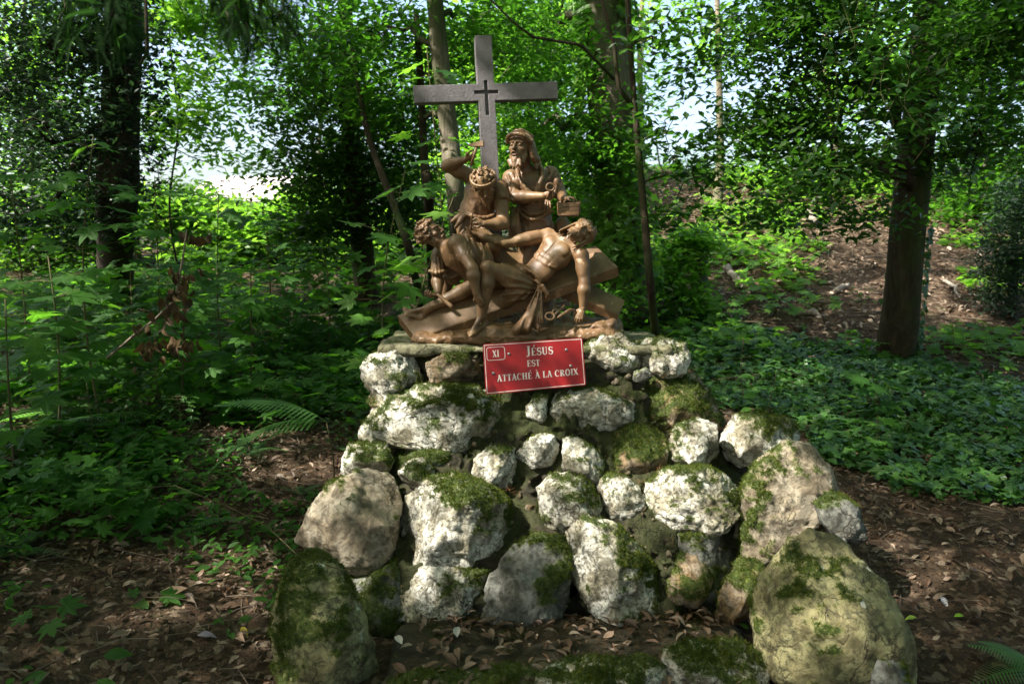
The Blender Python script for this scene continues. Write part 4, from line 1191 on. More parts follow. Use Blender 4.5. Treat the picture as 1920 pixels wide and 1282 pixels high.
# ------------------------------------------------------------------ the red sign
def sign():
    def pm(name, col, r=.35):
        m, t, p = nt(name); co = objco(t)
        n = noise_n(t, 14, 5, .6, co); c = ramp(t, n, [(.35, tuple(x * .82 for x in col)), (.65, col)])
        d = noise_n(t, 22, 7, .75, co, .6); c = mixc(t, ramp(t, d, [(.56, 0.0), (.72, .45)]), c, tuple(x * .35 + .012 for x in col))
        t.links.new(c, p.inputs['Base Color']); t.links.new(ramp(t, d, [(.4, r), (.65, r + .3)]), p.inputs['Roughness']); return m
    red = pm('red_enamel', (.30, .004, .006), .38); wht = pm('white_print', (.70, .62, .58), .5); edge = pm('sign_edge', (.20, .03, .03), .5)
    scr = pm('screw_metal', (.35, .34, .33), .35); scr.node_tree.nodes['Principled BSDF'].inputs['Metallic'].default_value = .8
    Yc = 4.03
    root = empty('red_sign', tuple(at(1001, 686, Yc)))
    tag(root, 'tilted red sign with white lettering fixed to the front of the pedestal', 'sign')
    c00, c10, c11, c01 = [at(x, y, Yc + d) for x, y, d in ((911, 740, -.01), (1099, 722, .0), (1092, 633, .03), (905, 645, .02))]
    def B(u, v, o=0.0):   # u to the right 0..1, v up 0..1
        p = (c00 * (1 - u) + c10 * u) * (1 - v) + (c01 * (1 - u) + c11 * u) * v
        return p + nv * o
    nv = nrm(np.cross(c10 - c00, c01 - c00)); nv = -nv if nv[1] > 0 else nv
    # panel: slightly rounded slab
    Np = 24; pts = []
    W, H = 1.0, .5; r = .02
    for cx, cy, a0 in ((1 - r, 1 - r * 2, 0), (r, 1 - r * 2, 90), (r, r * 2, 180), (1 - r, r * 2, 270)):
        for i in range(4):
            a = math.radians(a0 + i * 30); pts.append((cx + r * math.cos(a), cy + 2 * r * math.sin(a)))
    V = [B(u, v, 0) for u, v in pts] + [B(u, v, -.010) for u, v in pts]; n = len(pts)
    me = bpy.data.meshes.new('panel'); me.from_pydata([tuple(v) for v in V], [], [tuple(range(n)), tuple(range(2 * n - 1, n - 1, -1))] + [(i, i + n, (i + 1) % n + n, (i + 1) % n) for i in range(n)]); me.update()
    link('panel', me, red, root)
    def strip(mb, P, w, o=.0012, closed=False):
        """printed stroke: P in sign units (u 0..1, v in the same length unit), w width(s)"""
        P = [np.array(p, float) for p in P]; n = len(P); w = [w] * n if np.isscalar(w) else w
        Vv = []
        for i in range(n):
            a = P[(i - 1) % n] if (closed or i > 0) else P[i]; b = P[(i + 1) % n] if (closed or i < n - 1) else P[i]
            d = b - a; d /= np.linalg.norm(d) + 1e-9; q = np.array([-d[1], d[0]]) * w[i] / 2
            for s_ in (1, -1):
                x, y = P[i] + q * s_; Vv.append(B(x, y / .5, o))
        Q = [(2 * i, 2 * i + 1, 2 * ((i + 1) % n) + 1, 2 * ((i + 1) % n)) for i in range(n if closed else n - 1)]
        mb.add(Vv, Q)
    def rrect(x0, y0, x1, y1, r):
        out = []
        for cx, cy, a0 in ((x1 - r, y1 - r, 0), (x0 + r, y1 - r, 90), (x0 + r, y0 + r, 180), (x1 - r, y0 + r, 270)):
            for i in range(5):
                a = math.radians(a0 + i * 22.5); out.append((cx + r * math.cos(a), cy + r * math.sin(a)))
        return out
    mb = MB(); strip(mb, rrect(.014, .014, .986, .486, .004), .0065, .001, True); mb.build('border_line', wht, root, False)
    mb = MB(); strip(mb, rrect(.035, .335, .215, .462, .022), .0055, .001, True); mb.build('number_frame', wht, root, False)
    # serif capitals drawn by hand: thick stems, thin strokes, small serifs. unit height 1
    def arc(cx, cy, rx, ry, a0, a1, n=10):
        return [(cx + rx * math.cos(math.radians(a)), cy + ry * math.sin(math.radians(a))) for a in np.linspace(a0, a1, n)]
    TK, TN = .19, .085
    def G(ch):
        s = []; sf = lambda x, y, w=.36: s.append(([(x - w / 2, y), (x + w / 2, y)], .055))
        st = lambda x, y0=0, y1=1, w=TK: s.append(([(x, y0), (x, y1)], w))
        if ch == 'I': st(.2); sf(.2, .03); sf(.2, .97); wd = .40
        elif ch == 'X': s.append(([(.14, .98), (.64, .02)], TK)); s.append(([(.64, .98), (.12, .02)], TN)); [sf(x, y, .30) for x, y in ((.14, .03), (.64, .03), (.15, .97), (.62, .97))]; wd = .80
        elif ch == 'J': s.append(([(.32, 1), (.32, .2), (.26, -.02), (.10, -.08)], [TK, TK, .14, .08])); sf(.32, .97); s.append(([(.06, -.02), (.13, -.02)], .13)); wd = .52
        elif ch == 'E': st(.2); s.append(([(.05, .03), (.66, .03), (.68, .24)], .06)); s.append(([(.05, .97), (.62, .97), (.64, .78)], .06)); s.append(([(.2, .52), (.5, .52)], .06)); s.append(([(.5, .40), (.5, .64)], .05)); wd = .74
        elif ch == 'F': st(.2); wd = .7
        elif ch == 'S': s.append((arc(.32, .73, .21, .24, 20, 250, 10) + arc(.33, .27, .23, .26, 70, -155, 10), [.05, .06, .07, .09, .13, .16, .17, .17, .17, .17, .18, .18, .18, .17, .15, .12, .09, .07, .06, .05])); st(.55, .70, .98, .05); st(.08, .02, .32, .05); wd = .64
        elif ch == 'U': s.append(([(.2, 1), (.2, .35)] + arc(.42, .30, .22, .28, 180, 360, 8) + [(.64, .4), (.64, 1)], [TK] * 3 + [.16, .12, .09, .08, .08] + [TN] * 4)); sf(.2, .97); sf(.64, .97, .28); wd = .86
        elif ch == 'T': st(.36); sf(.36, .03); s.append(([(.04, .76), (.06, .97), (.66, .97), (.68, .76)], .06)); wd = .72
        elif ch in 'A': s.append(([(.12, .0), (.40, 1.0)], TN)); s.append(([(.38, 1.0), (.68, .0)], TK)); s.append(([(.22, .34), (.56, .34)], .06)); sf(.12, .03, .28); sf(.68, .03, .34); wd = .82
        elif ch == 'C': s.append((arc(.42, .5, .33, .48, 42, 318, 14), [.06, .06, .07, .09, .13, .17, .19, .19, .17, .13, .09, .07, .06, .06])); st(.68, .66, .96, .05); wd = .78
        elif ch == 'H': st(.2); st(.68); s.append(([(.2, .52), (.68, .52)], .06)); [sf(x, y, .34) for x in (.2, .68) for y in (.03, .97)]; wd = .90
        elif ch == 'L': st(.2); sf(.2, .97); s.append(([(.05, .03), (.62, .03), (.66, .28)], .06)); wd = .70
        elif ch == 'R': st(.2); sf(.2, .03); s.append(([(.05, .97), (.36, .97)] + arc(.38, .74, .19, .23, 90, -90, 8) + [(.2, .51)], [.055, .06, .07, .09, .14, .17, .17, .14, .09, .06, .055])); s.append(([(.36, .50), (.70, .02)], TK)); sf(.74, .03, .18); wd = .82
        elif ch == 'O': s.append((arc(.42, .5, .32, .47, 0, 360, 21)[:-1], [.12 + .08 * abs(math.cos(math.radians(a))) for a in np.linspace(0, 342, 20)])); wd = .86
        else: wd = .34
        return s, wd
    def text(name, items, x0, x1, y, rot=0.0):
        """items: (letter, height, accent)"""
        mb = MB(); tot = sum(G(c)[1] * h + .05 * h for c, h, _ in items); k = (x1 - x0) / tot; x = x0
        for c, h, ac in items:
            st, wd = G(c)
            for P, w in st:
                strip(mb, [(x + px * h * k, y + py * h) for px, py in P], (np.array(w) * h).tolist() if not np.isscalar(w) else w * h, .0014, c == 'O')
            if ac == 'e': strip(mb, [(x + .34 * h * k, y + 1.10 * h), (x + .52 * h * k, y + 1.34 * h)], [.05 * h, .12 * h], .0014)
            if ac == 'g': strip(mb, [(x + .22 * h * k, y + 1.34 * h), (x + .42 * h * k, y + 1.10 * h)], [.12 * h, .05 * h], .0014)
            x += (wd + .05) * h * k
        mb.build(name, wht, root, False)
    text('numeral', [('X', .068, 0), ('I', .068, 0)], .092, .160, .363)
    text('lettering', [('J', .098, 0), ('E', .078, 'e'), ('S', .078, 0), ('U', .078, 0), ('S', .078, 0)], .425, .70, .352)
    text('lettering', [('E', .064, 0), ('S', .064, 0), ('T', .064, 0)], .428, .560, .243)
    text('lettering', [('A', .068, 0), ('T', .066, 0), ('T', .066, 0), ('A', .066, 0), ('C', .066, 0), ('H', .066, 0), ('E', .066, 'e'), (' ', .066, 0), ('A', .066, 'g'), (' ', .066, 0), ('L', .066, 0), ('A', .066, 0), (' ', .066, 0), ('C', .066, 0), ('R', .066, 0), ('O', .066, 0), ('I', .066, 0), ('X', .066, 0)], .120, .935, .118)
    for u, v in ((.255, .385), (.83, .385), (.088, .205), (.862, .215)):
        mb = MB(); ctr = B(u, v / .5, 0)
        mb.tube([ctr - nv * .004, ctr + nv * .0035, ctr + nv * .005], [.0075, .0075, .004], 10); so_ = mb.build('screw', scr, root)
sign()
# ------------------------------------------------------------------ terrain
_ys = np.linspace(-60, 400, 9201)
def _prof(pts):
    z = np.interp(_ys, [p[0] for p in pts], [p[1] for p in pts]); k = np.ones(25) / 25
    return np.convolve(np.pad(z, 12, mode='edge'), k, 'valid')
_pR = _prof([(-60, -1.2), (0, -.35), (2.6, -.14), (3.4, -.02), (5, .27), (8, .66), (12, 1.88), (15.5, 3.15), (19, 3.7), (26, 3.2), (60, .5), (400, -2)])
_pL = _prof([(-60, -1.4), (0, -.35), (2.6, -.10), (3.4, .02), (5, .30), (8, .62), (12, 1.22), (16, 1.75), (21, 2.0), (60, -.5), (400, -3)])
def H(x, y):
    x = np.asarray(x, float); y = np.asarray(y, float)
    w = sstep(-1.0, 3.0, x)
    z = np.interp(y, _ys, _pL) * (1 - w) + np.interp(y, _ys, _pR) * w
    z = z + .09 * np.clip(-x - .9, 0, 6) * sstep(8, 4, y) + .05 * np.clip(x - 1.5, 0, 8) * sstep(12, 5, y)
    p = np.stack([x, y, 0 * x], -1)
    z = z + .06 * vnoise(p * .9) + .025 * vnoise(p * 3.1 + 7) * sstep(30, 15, y)
    # the step and pedestal stand on level ground
    m = sstep(1.35, .8, np.abs(x - .2)) * sstep(4.6, 3.9, y)
    return z * (1 - m) + m * np.minimum(z, -.06)
def gp(px, py):
    """where the view line through a pixel of the photograph meets the ground"""
    Y = 1.2
    while Y < 80:
        p = at(px, py, Y)
        if p[2] < H(p[0], p[1]): return np.array([p[0], p[1], float(H(p[0], p[1]))])
        Y += .02
    p = at(px, py, 18.0); return np.array([p[0], p[1], float(H(p[0], p[1]))])

def ground():
    def axis(lo, hi, st, out):
        a = list(np.arange(lo, hi, st)); v = hi; d = st
        up = []
        while v < out: up.append(v); d *= 1.25; v += d
        up.append(out); v = lo; d = st; dn = []
        while v > -out: dn.append(v - d); d *= 1.25; v -= d
        return np.array(sorted(set(np.round(dn + a + up, 4))))
    xs = axis(-7, 8, .07, 320); ys = axis(1.0, 19, .07, 380)
    Xg, Yg = np.meshgrid(xs, ys, indexing='ij')
    Z = H(Xg, Yg)
    near = (Yg > 1) & (Yg < 12)
    P = np.stack([Xg, Yg, 0 * Xg], -1)
    Z = Z + near * .012 * fbm(P * 11, 3)
    V = np.stack([Xg, Yg, Z], -1).reshape(-1, 3)
    a, b = len(xs), len(ys)
    i = (np.arange(a - 1)[:, None] * b + np.arange(b - 1)[None]).ravel()
    F = np.stack([i, i + b, i + b + 1, i + 1], 1)
    me = mesh('ground', V, F, True)
    m, t, p = nt('forest_soil'); co = objco(t)
    n1 = noise_n(t, 2.2, 8, .7, co); n2 = noise_n(t, 30, 8, .75, co)
    c = ramp(t, n2, [(.32, (.018, .011, .007)), (.5, (.05, .033, .021)), (.68, (.10, .07, .047))])
    v = N(t, 'ShaderNodeTexVoronoi', i={'Scale': 26.0}); 
    nd = N(t, 'ShaderNodeTexNoise', i={'Scale': 20.0, 'Detail': 3.0}); t.links.new(co, nd.inputs['Vector'])
    mx = N(t, 'ShaderNodeMix', data_type='VECTOR'); mx.inputs[0].default_value = .08; t.links.new(co, mx.inputs[4]); t.links.new(nd.outputs['Color'], mx.inputs[5]); t.links.new(mx.outputs[1], v.inputs['Vector'])
    vs = N(t, 'ShaderNodeSeparateColor'); t.links.new(v.outputs['Color'], vs.inputs[0])
    lc = ramp(t, vs.outputs[0], [(.0, (.05, .03, .018)), (.4, (.12, .075, .045)), (.7, (.17, .12, .08)), (.95, (.24, .19, .14))])
    lf = mathn(t, 'MULTIPLY', ramp(t, vs.outputs[1], [(.45, 0.0), (.55, .85)]), ramp(t, v.outputs['Distance'], [(.5, 1.0), (.62, 0.0)]))
    c = mixc(t, lf, c, lc)
    c = mixc(t, ramp(t, n1, [(.58, 0.0), (.68, .5)]), c, (.035, .042, .010))
    t.links.new(c, p.inputs['Base Color']); p.inputs['Roughness'].default_value = .95; p.inputs['Specular IOR Level'].default_value = .15
    bump(t, p, mathn(t, 'ADD', n2, mathn(t, 'MULTIPLY', v.outputs['Distance'], -.4)), .9, .03)
    o = link('ground', me, m); tag(o, 'brown forest floor rising into a wooded slope behind the pedestal', kind='structure')
ground()

def samp(n, x0, x1, y0, y1, pw=1.0):
    u = R_.random(n) ** pw
    return np.stack([R_.uniform(x0, x1, n), y0 + (y1 - y0) * u], 1)
def onground(xy, dz=0.0):
    return np.stack([xy[:, 0], xy[:, 1], H(xy[:, 0], xy[:, 1]) + dz], 1)
def inpoly(px, py, poly):
    poly = np.asarray(poly, float); c = np.zeros(np.shape(px), bool); n = len(poly)
    for i in range(n):
        x1, y1 = poly[i]; x2, y2 = poly[(i + 1) % n]
        with np.errstate(divide='ignore', invalid='ignore'):
            c ^= ((y1 > py) != (y2 > py)) & (px < (x2 - x1) * (py - y1) / (y2 - y1 + 1e-9) + x1)
    return c
def clear_of_monument(P, m=.0):
    return ~((np.abs(P[:, 0] - .2) < .95 + m) & (P[:, 1] > 3.0) & (P[:, 1] < 5.0))

# ------------------------------------------------------------------ dead leaves, needles, twigs
DEAD = [oval(.42, 3, .5, .10), oval(.5, 3, -.5, .05), oval(.36, 3, .25, .14)]
def litter(name, label, n, box, size, keep=None, mat='dead_leaf', tm=None, tilt=.45, dz=.008):
    xy = samp(n, *box); P = onground(xy, dz)
    k = clear_of_monument(P)
    if keep is not None: k &= keep(P)
    P = P[k]; n = len(P)
    P[:, 2] += R_.random(n) ** 2 * .03
    Nn = np.stack([R_.normal(0, tilt, n), R_.normal(0, tilt, n), np.ones(n)], 1)
    o = scatter(name, tm or DEAD[0], P, frames(Nn), R_.uniform(*size, n), M[mat])
    tag(o, label, kind='stuff')
    return o
def litter_density(P):
    px, py = proj(P)
    d = np.where(P[:, 1] < 6.2, .9, .45)
    iv = ivymask(P)
    return R_.random(len(P)) < d * (1 - .75 * iv) * (.45 + .75 * sstep(-.3, .4, fbm(P * 2.2, 3)))
IVYP = [(1240, 610), (1330, 590), (1500, 632), (1640, 655), (1760, 690), (1930, 740), (1960, 1010), (1860, 1000), (1760, 945), (1640, 905), (1540, 880), (1480, 800), (1330, 760), (1280, 660)]
IVYL = [(560, 540), (760, 520), (800, 640), (690, 700), (640, 760), (560, 740), (470, 660)]
def ivymask(P):
    px, py = proj(P); n = fbm(P * 3.5 + 3, 3)
    e = 26 * n
    return (inpoly(px + e, py + e, IVYP) | inpoly(px + e, py - e, IVYL)).astype(float)
litter('fallen_leaves', 'brown fallen leaves covering the forest floor', 9000, (-3.8, 3.6, 1.9, 6.5), (.03, .085), litter_density)
litter('fallen_leaves', 'curled brown fallen leaves covering the forest floor', 14000, (-3.8, 3.6, 1.9, 6.5), (.015, .05), litter_density, tm=DEAD[1])
litter('fallen_leaves', 'dry fallen leaves on the wooded slope behind', 22000, (-6, 9, 6, 18), (.05, .13), litter_density, tm=DEAD[2])
litter('fallen_leaves', 'pale bleached leaves on the sunny bank', 5000, (1, 9, 7, 17), (.06, .13), lambda P: fbm(P * 1.3, 3) > -.1, mat='pale_dead')
NEED = (np.array([(0, -.02, 0), (0, .02, 0), (1, 0, .02)]), np.array([(0, 1, 2)]))
litter('fallen_needles', 'rusty conifer needles and chaff scattered on the ground', 26000, (-3.4, 3.2, 1.9, 5.4), (.02, .05), lambda P: R_.random(len(P)) < .3 + .7 * (fbm(P * 3, 2) > 0), 'needle', NEED, .25, .012)
def sticks(name, label, n, box, L, r, keep=None, mat='grey_twig'):
    mb = MB(); c = 0
    while c < n:
        x = R_.uniform(box[0], box[1]); y = R_.uniform(box[2], box[3])
        p = np.array([x, y, float(H(x, y)) + .015])
        if keep is not None and not keep(p[None])[0]: c += 1; continue
        a = R_.uniform(0, 6.28); l = R_.uniform(*L); d = np.array([math.cos(a), math.sin(a), R_.normal(0, .12)])
        m_ = p + d * l * .5 + R_.normal(0, .06 * l, 3); e = p + d * l; e[2] = max(e[2], float(H(e[0], e[1])) + .01)
        m_[2] = max(m_[2], float(H(m_[0], m_[1])) + .01)
        rr = r * R_.uniform(.5, 1.2); mb.tube([p, m_, e], [rr, rr * .85, rr * .4], 4, False); c += 1
    o = mb.build(name, M[mat], None, True); tag(o, label, kind='stuff'); return o
sticks('twigs', 'thin dry twigs lying among the dead leaves', 900, (-3.4, 3.2, 2.0, 6), (.06, .3), .003, clear_of_monument)
sticks('twigs', 'pale dead sticks and brushwood on the slope', 900, (-5, 9, 7, 17), (.15, .9), .009)
# leaves and needles on the step
def on_step():
    n = 420; x = R_.uniform(-.42, .98, n); y = 3.48 - R_.random(n) ** 1.6 * .62
    P = np.stack([x, y, np.full(n, .030) + R_.random(n) * .02], 1)
    Nn = np.stack([R_.normal(0, .3, n), R_.normal(0, .3, n), np.ones(n)], 1)
    o = scatter('fallen_leaves', DEAD[0], P, frames(Nn), R_.uniform(.018, .085, n), M['dead_leaf']); tag(o, 'dead leaves gathered on the stone step at the foot of the pedestal', kind='stuff')
    n = 3500; x = R_.uniform(-.45, .98, n); y = 3.48 - R_.random(n) ** 1.5 * .7
    P = np.stack([x, y, np.full(n, .022) + R_.random(n) * .012], 1); Nn = np.stack([R_.normal(0, .2, n), R_.normal(0, .2, n), np.ones(n)], 1)
    o = scatter('fallen_needles', NEED, P, frames(Nn), R_.uniform(.015, .04, n), M['needle']); tag(o, 'rusty needles strewn over the stone step', kind='stuff')
    # rubbish caught on ledges of the pedestal
    n = 260; P = []
    for (cx, cy) in ((1200, 905), (1215, 880), (1270, 1010), (1130, 1110), (900, 735), (820, 738), (1080, 905), (1320, 1150), (1060, 1190), (1375, 1115), (955, 920), (1230, 700)):
        for _ in range(20): P.append(at(cx + R_.normal(0, 22), cy + R_.normal(0, 5), YD(cy) - .03 + R_.normal(0, .03)))
    P = np.array(P); n = len(P); Nn = np.stack([R_.normal(0, .5, n), R_.normal(-.5, .4, n), np.ones(n)], 1)
    o = scatter('fallen_needles', NEED, P, frames(Nn), R_.uniform(.02, .05, n), M['needle']); tag(o, 'rusty needles caught on the ledges of the pedestal', kind='stuff')
on_step()

def crumbs():
    n = 40000; xy = samp(n, -3.6, 3.4, 1.9, 6.0); P = onground(xy, .004); P = P[clear_of_monument(P)]; n = len(P)
    Nn = np.stack([R_.normal(0, .6, n), R_.normal(0, .6, n), np.ones(n)], 1)
    o = scatter('leaf_crumbs', (np.array([(0, -.3, 0), (.5, .35, .1), (1, 0, 0)]), np.array([(0, 1, 2)])), P, frames(Nn), R_.uniform(.008, .028, n), M['crumb']); tag(o, 'broken leaf crumbs and soil bits on the forest floor', kind='stuff')
crumbs()
def single_leaf(px, py, size, col, label, tm=DEAD[0], trans=None):
    p = gp(px, py)
    if abs(p[0] - .2) < .78 and p[1] < 3.5: p[2] = .045
    m = leafmat('fallen_leaf_colour', [col, col], [trans or tuple(c * .5 for c in col)] * 2, .5, .2)
    Nn = np.array([[.15 * random.uniform(-1, 1), -.35, 1.0]])
    o = scatter('fallen_leaf', tm, np.array([[0, 0, 0.0]]), frames(Nn), np.array([size]), m)
    o.location = (p[0], p[1], p[2] + .02); tag(o, label, 'leaf', 'large single fallen leaves')
single_leaf(755, 1262, .075, (.55, .50, .46), 'pale whitish dead leaf on the left end of the stone step')
single_leaf(858, 1250, .08, (.45, .41, .40), 'pale grey dead leaf on the step below the dark slab')
single_leaf(300, 1118, .13, (.38, .24, .16), 'large crumpled tan leaf on the litter left of the mossy boulder', DEAD[1])
single_leaf(452, 1185, .06, (.50, .38, .03), 'small bright yellow leaf beside the mossy boulder')
single_leaf(370, 1200, .08, (.20, .18, .22), 'shiny dark violet grey leaf on the left forest floor')
single_leaf(1718, 1168, .055, (.30, .42, .06), 'yellow green fallen leaf right of the tall yellow boulder')
single_leaf(1788, 1165, .055, (.22, .40, .03), 'bright green leaf among brown leaves at the lower right')
single_leaf(1762, 1125, .07, (.42, .40, .44), 'silvery grey leaf among brown leaves at the right')
single_leaf(1775, 995, .075, (.42, .26, .18), 'pinkish brown leaf in the sun just below the ivy', DEAD[1])
single_leaf(1385, 1178, .06, (.22, .42, .04), 'fresh green leaf on the right end of the stone step')
single_leaf(1150, 1238, .07, (.36, .24, .17), 'reddish brown leaf on the middle of the stone step', DEAD[1])

# ------------------------------------------------------------------ ivy carpet
def ivy():
    xy = samp(42000, -2.6, 4.6, 4.4, 9.5); P = onground(xy, 0); k = (ivymask(P) > 0) & clear_of_monument(P, -.05); P = P[k][:17000]; n = len(P)
    P[:, 2] += .02 + .07 * R_.random(n)
    Nn = np.stack([R_.normal(0, .42, n), R_.normal(-.15, .42, n), np.ones(n)], 1)
    o = scatter('ivy_carpet', IVY, P, frames(Nn), R_.uniform(.025, .08, n), M['ivy_leaf']); tag(o, 'dark green ivy carpet on the ground right of and behind the pedestal', kind='stuff')
ivy()
# ground plants on the bank and at the left
def lowgreen(name, label, n, box, hmax, tm, size, mat, dens):
    xy = samp(n, *box); P = onground(xy, 0); k = clear_of_monument(P, .1) & dens(P); P = P[k]; n = len(P)
    P[:, 2] += .02 + hmax * R_.random(n) * (.4 + .6 * sstep(-.2, .5, fbm(P * np.array([1.3, 1.3, 0]), 2)))
    Nn = np.stack([R_.normal(0, .35, n), R_.normal(-.1, .35, n), np.ones(n)], 1)
    o = scatter(name, tm, P, frames(Nn), R_.uniform(*size, n), M[mat]); tag(o, label, kind='stuff')
def cl(P, s, thr, w=.15, off=0): return R_.random(len(P)) < sstep(thr - w, thr + w, fbm(P * s + off, 3))
lowgreen('undergrowth', 'low dense green undergrowth filling the left side', 13000, (-7, -.9, 5.6, 12), .60, MAPLE, (.06, .13), 'maple_leaf', lambda P: cl(P, .9, -.15) & (P[:, 0] < -.75 - .0 * P[:, 1]))
lowgreen('undergrowth', 'small leaved dark undergrowth on the left slope', 22000, (-6, -.8, 4.2, 10), .42, OVAL, (.035, .075), 'dark_leaf', lambda P: cl(P, 1.1, -.05, off=4) & ((P[:, 1] > 5.2) | (P[:, 0] < -1.9)))
lowgreen('undergrowth', 'sparse green seedlings on the sunny bank at the right', 15000, (.8, 9, 7.4, 17), .30, MAPLE, (.05, .12), 'lime_leaf', lambda P: cl(P, 1.0, .10, .10, 2))
lowgreen('undergrowth', 'mixed brambles along the top of the bank', 30000, (-11, 11, 12.0, 20), .9, OVAL, (.05, .12), 'mid_leaf', lambda P: cl(P, .8, .0, .2, 6) & ((P[:, 0] < 1) | (P[:, 1] > 15.2)))
lowgreen('undergrowth', 'dense dark small leaved plants at the left edge', 16000, (-4.6, -1.1, 3.3, 6.2), .28, OVAL, (.03, .07), 'maple_leaf', lambda P: cl(P, 1.5, .12, .12, 3) & (P[:, 0] < -1.15 - .55 * (5.6 - P[:, 1])))
lowgreen('undergrowth', 'toothed bramble leaves at the left edge', 5000, (-4.6, -1.1, 3.3, 6.2), .34, MAPLE, (.05, .09), 'maple_leaf', lambda P: cl(P, 1.2, .10, .12, 9) & (P[:, 0] < -1.15 - .5 * (5.4 - P[:, 1])))
lowgreen('undergrowth', 'low leaves scattered on the left forest floor', 3600, (-3.4, -.9, 2.6, 5.4), .10, OVAL, (.04, .08), 'maple_leaf', lambda P: cl(P, 1.6, .12, .1, 8))
# ------------------------------------------------------------------ trees
def limb_path(a, b, sag=.1, n=6):
    a = np.asarray(a); b = np.asarray(b); t = np.linspace(0, 1, n)[:, None]
    m = R_.normal(0, .04 * np.linalg.norm(b - a), (n, 3)); m[0] = m[-1] = 0
    return a + (b - a) * t + np.array([0, 0, 1]) * (sag * np.linalg.norm(b - a) * np.sin(t * math.pi)) + m

def crown_leaves(blobs, size, spread=.16, per=22, droop=.35, keep=None):
    Ps = []; Ns = []
    for (c, r, n) in blobs:
        k = max(3, n // per)
        u = R_.normal(size=(k, 3)); u /= np.linalg.norm(u, axis=1, keepdims=True); u *= (R_.random(k) ** .45)[:, None]
        cc = np.asarray(c) + u * np.asarray(r)
        i = R_.integers(0, k, n)
        d = R_.normal(0, 1, (n, 3)) * np.array([spread, spread, spread * .38])
        P = cc[i] + d; P[:, 2] -= droop * .5 * np.hypot(d[:, 0], d[:, 1])
        Ps.append(P); Nn = np.stack([R_.normal(0, .55, n), R_.normal(0, .55, n), np.ones(n)], 1); Ns.append(Nn)
    P = np.concatenate(Ps); Nn = np.concatenate(Ns)
    if keep is not None: k = keep(P); P, Nn = P[k], Nn[k]
    return P, Nn, R_.uniform(size[0], size[1], len(P))

def tree(label, trunk, rad, blobs, leaf, size, bark='dark_bark', seg=12, limbs=3, tm=LEAF2, spread=.16, name='tree', cat='tree', rootflare=1.3, group=None, extra=None, per=22, wob=.0):
    """trunk: points (world), blobs: (centre, radii, leaves)"""
    T = np.array(trunk, float)
    g = float(H(T[0][0], T[0][1])); T[0][2] = g - .1
    root = empty(name, (T[0][0], T[0][1], g)); tag(root, label, cat, group)
    Q, q = smooth_curve(T, rad, 26)
    q = q * (1 + (rootflare - 1) * np.exp(-np.linspace(0, 1, 26) * 16))
    mb = MB(); mb.tube(Q, q, seg)
    V = np.concatenate(mb.v)
    # uneven bark
    ctr = Q[np.argmin(((V[:, None] - Q[None]) ** 2).sum(-1), axis=1)]
    dv = V - ctr; V = V + dv * (.16 * fbm(V * np.array([9, 9, 1.5]), 3))[:, None]
    F = [np.concatenate(mb.q)] + ([np.concatenate(mb.t)] if mb.t else [])
    tr = link('trunk', mesh('trunk', V, F, True), M[bark], root)
    for k, (c, r, n) in enumerate(blobs[:limbs]):
        c = np.asarray(c); i = int(np.argmin(np.abs(Q[:, 2] - (c[2] - .25 * np.hypot(*(c[:2] - Q[12][:2]))))))
        i = min(max(i, 11), 24)
        mb = MB(); mb.tube(limb_path(Q[i], c), np.linspace(q[i] * .4, q[i] * .10, 6), 6)
        for _ in range(5):
            e = c + R_.normal(0, .5, 3) * np.asarray(r); mb.tube(limb_path(c, e), np.linspace(q[i] * .14, .004, 6), 4)
        mb.build('limb', M[bark], root)
    if blobs:
        P, Nn, S = crown_leaves(blobs, size, spread, per)
        cr = scatter('crown', tm, P, frames(Nn), S * 1.28, M[leaf], root)
    return root

def B(px, py, Y, rx, rz, ry, n):      # crown blob seen at a pixel: radii in photo pixels and metres of depth
    return (at(px, py, Y), (rx * Y / 1500, ry, rz * Y / 1500), int(n))

# thick dark trunk at the right
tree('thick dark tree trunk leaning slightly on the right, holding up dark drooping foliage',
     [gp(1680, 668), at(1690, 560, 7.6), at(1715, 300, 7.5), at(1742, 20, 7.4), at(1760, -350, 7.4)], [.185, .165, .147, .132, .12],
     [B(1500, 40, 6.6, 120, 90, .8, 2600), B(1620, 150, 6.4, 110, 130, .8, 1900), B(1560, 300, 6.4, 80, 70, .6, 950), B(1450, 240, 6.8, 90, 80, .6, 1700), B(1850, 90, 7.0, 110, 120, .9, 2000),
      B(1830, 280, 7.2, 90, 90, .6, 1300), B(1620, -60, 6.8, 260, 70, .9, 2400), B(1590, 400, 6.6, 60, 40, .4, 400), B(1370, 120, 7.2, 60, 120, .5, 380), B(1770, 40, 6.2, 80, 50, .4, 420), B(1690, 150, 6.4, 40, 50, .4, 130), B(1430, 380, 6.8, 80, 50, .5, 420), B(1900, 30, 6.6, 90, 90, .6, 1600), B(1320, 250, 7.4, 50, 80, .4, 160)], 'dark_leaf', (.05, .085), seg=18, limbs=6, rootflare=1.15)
# ivy trunk right of the cross
tree('broad ivy clad trunk directly right of the grey cross',
     [gp(1172, 585), at(1168, 480, 8.6), at(1155, 300, 8.6), at(1140, 120, 8.6), at(1122, -60, 8.6), at(1110, -400, 8.6)], [.32, .26, .25, .24, .22, .2],
     [B(1030, 60, 9.9, 100, 90, .6, 2600), B(1000, 250, 9.9, 90, 110, .6, 2400), B(1100, 200, 8.2, 22, 240, .2, 900), B(1185, 330, 8.3, 16, 180, .2, 400), B(1160, 560, 8.1, 60, 30, .25, 500), B(1110, 300, 8.3, 40, 60, .3, 700)], 'mid_leaf', (.05, .085), 'mossy_bark', seg=18, limbs=2)
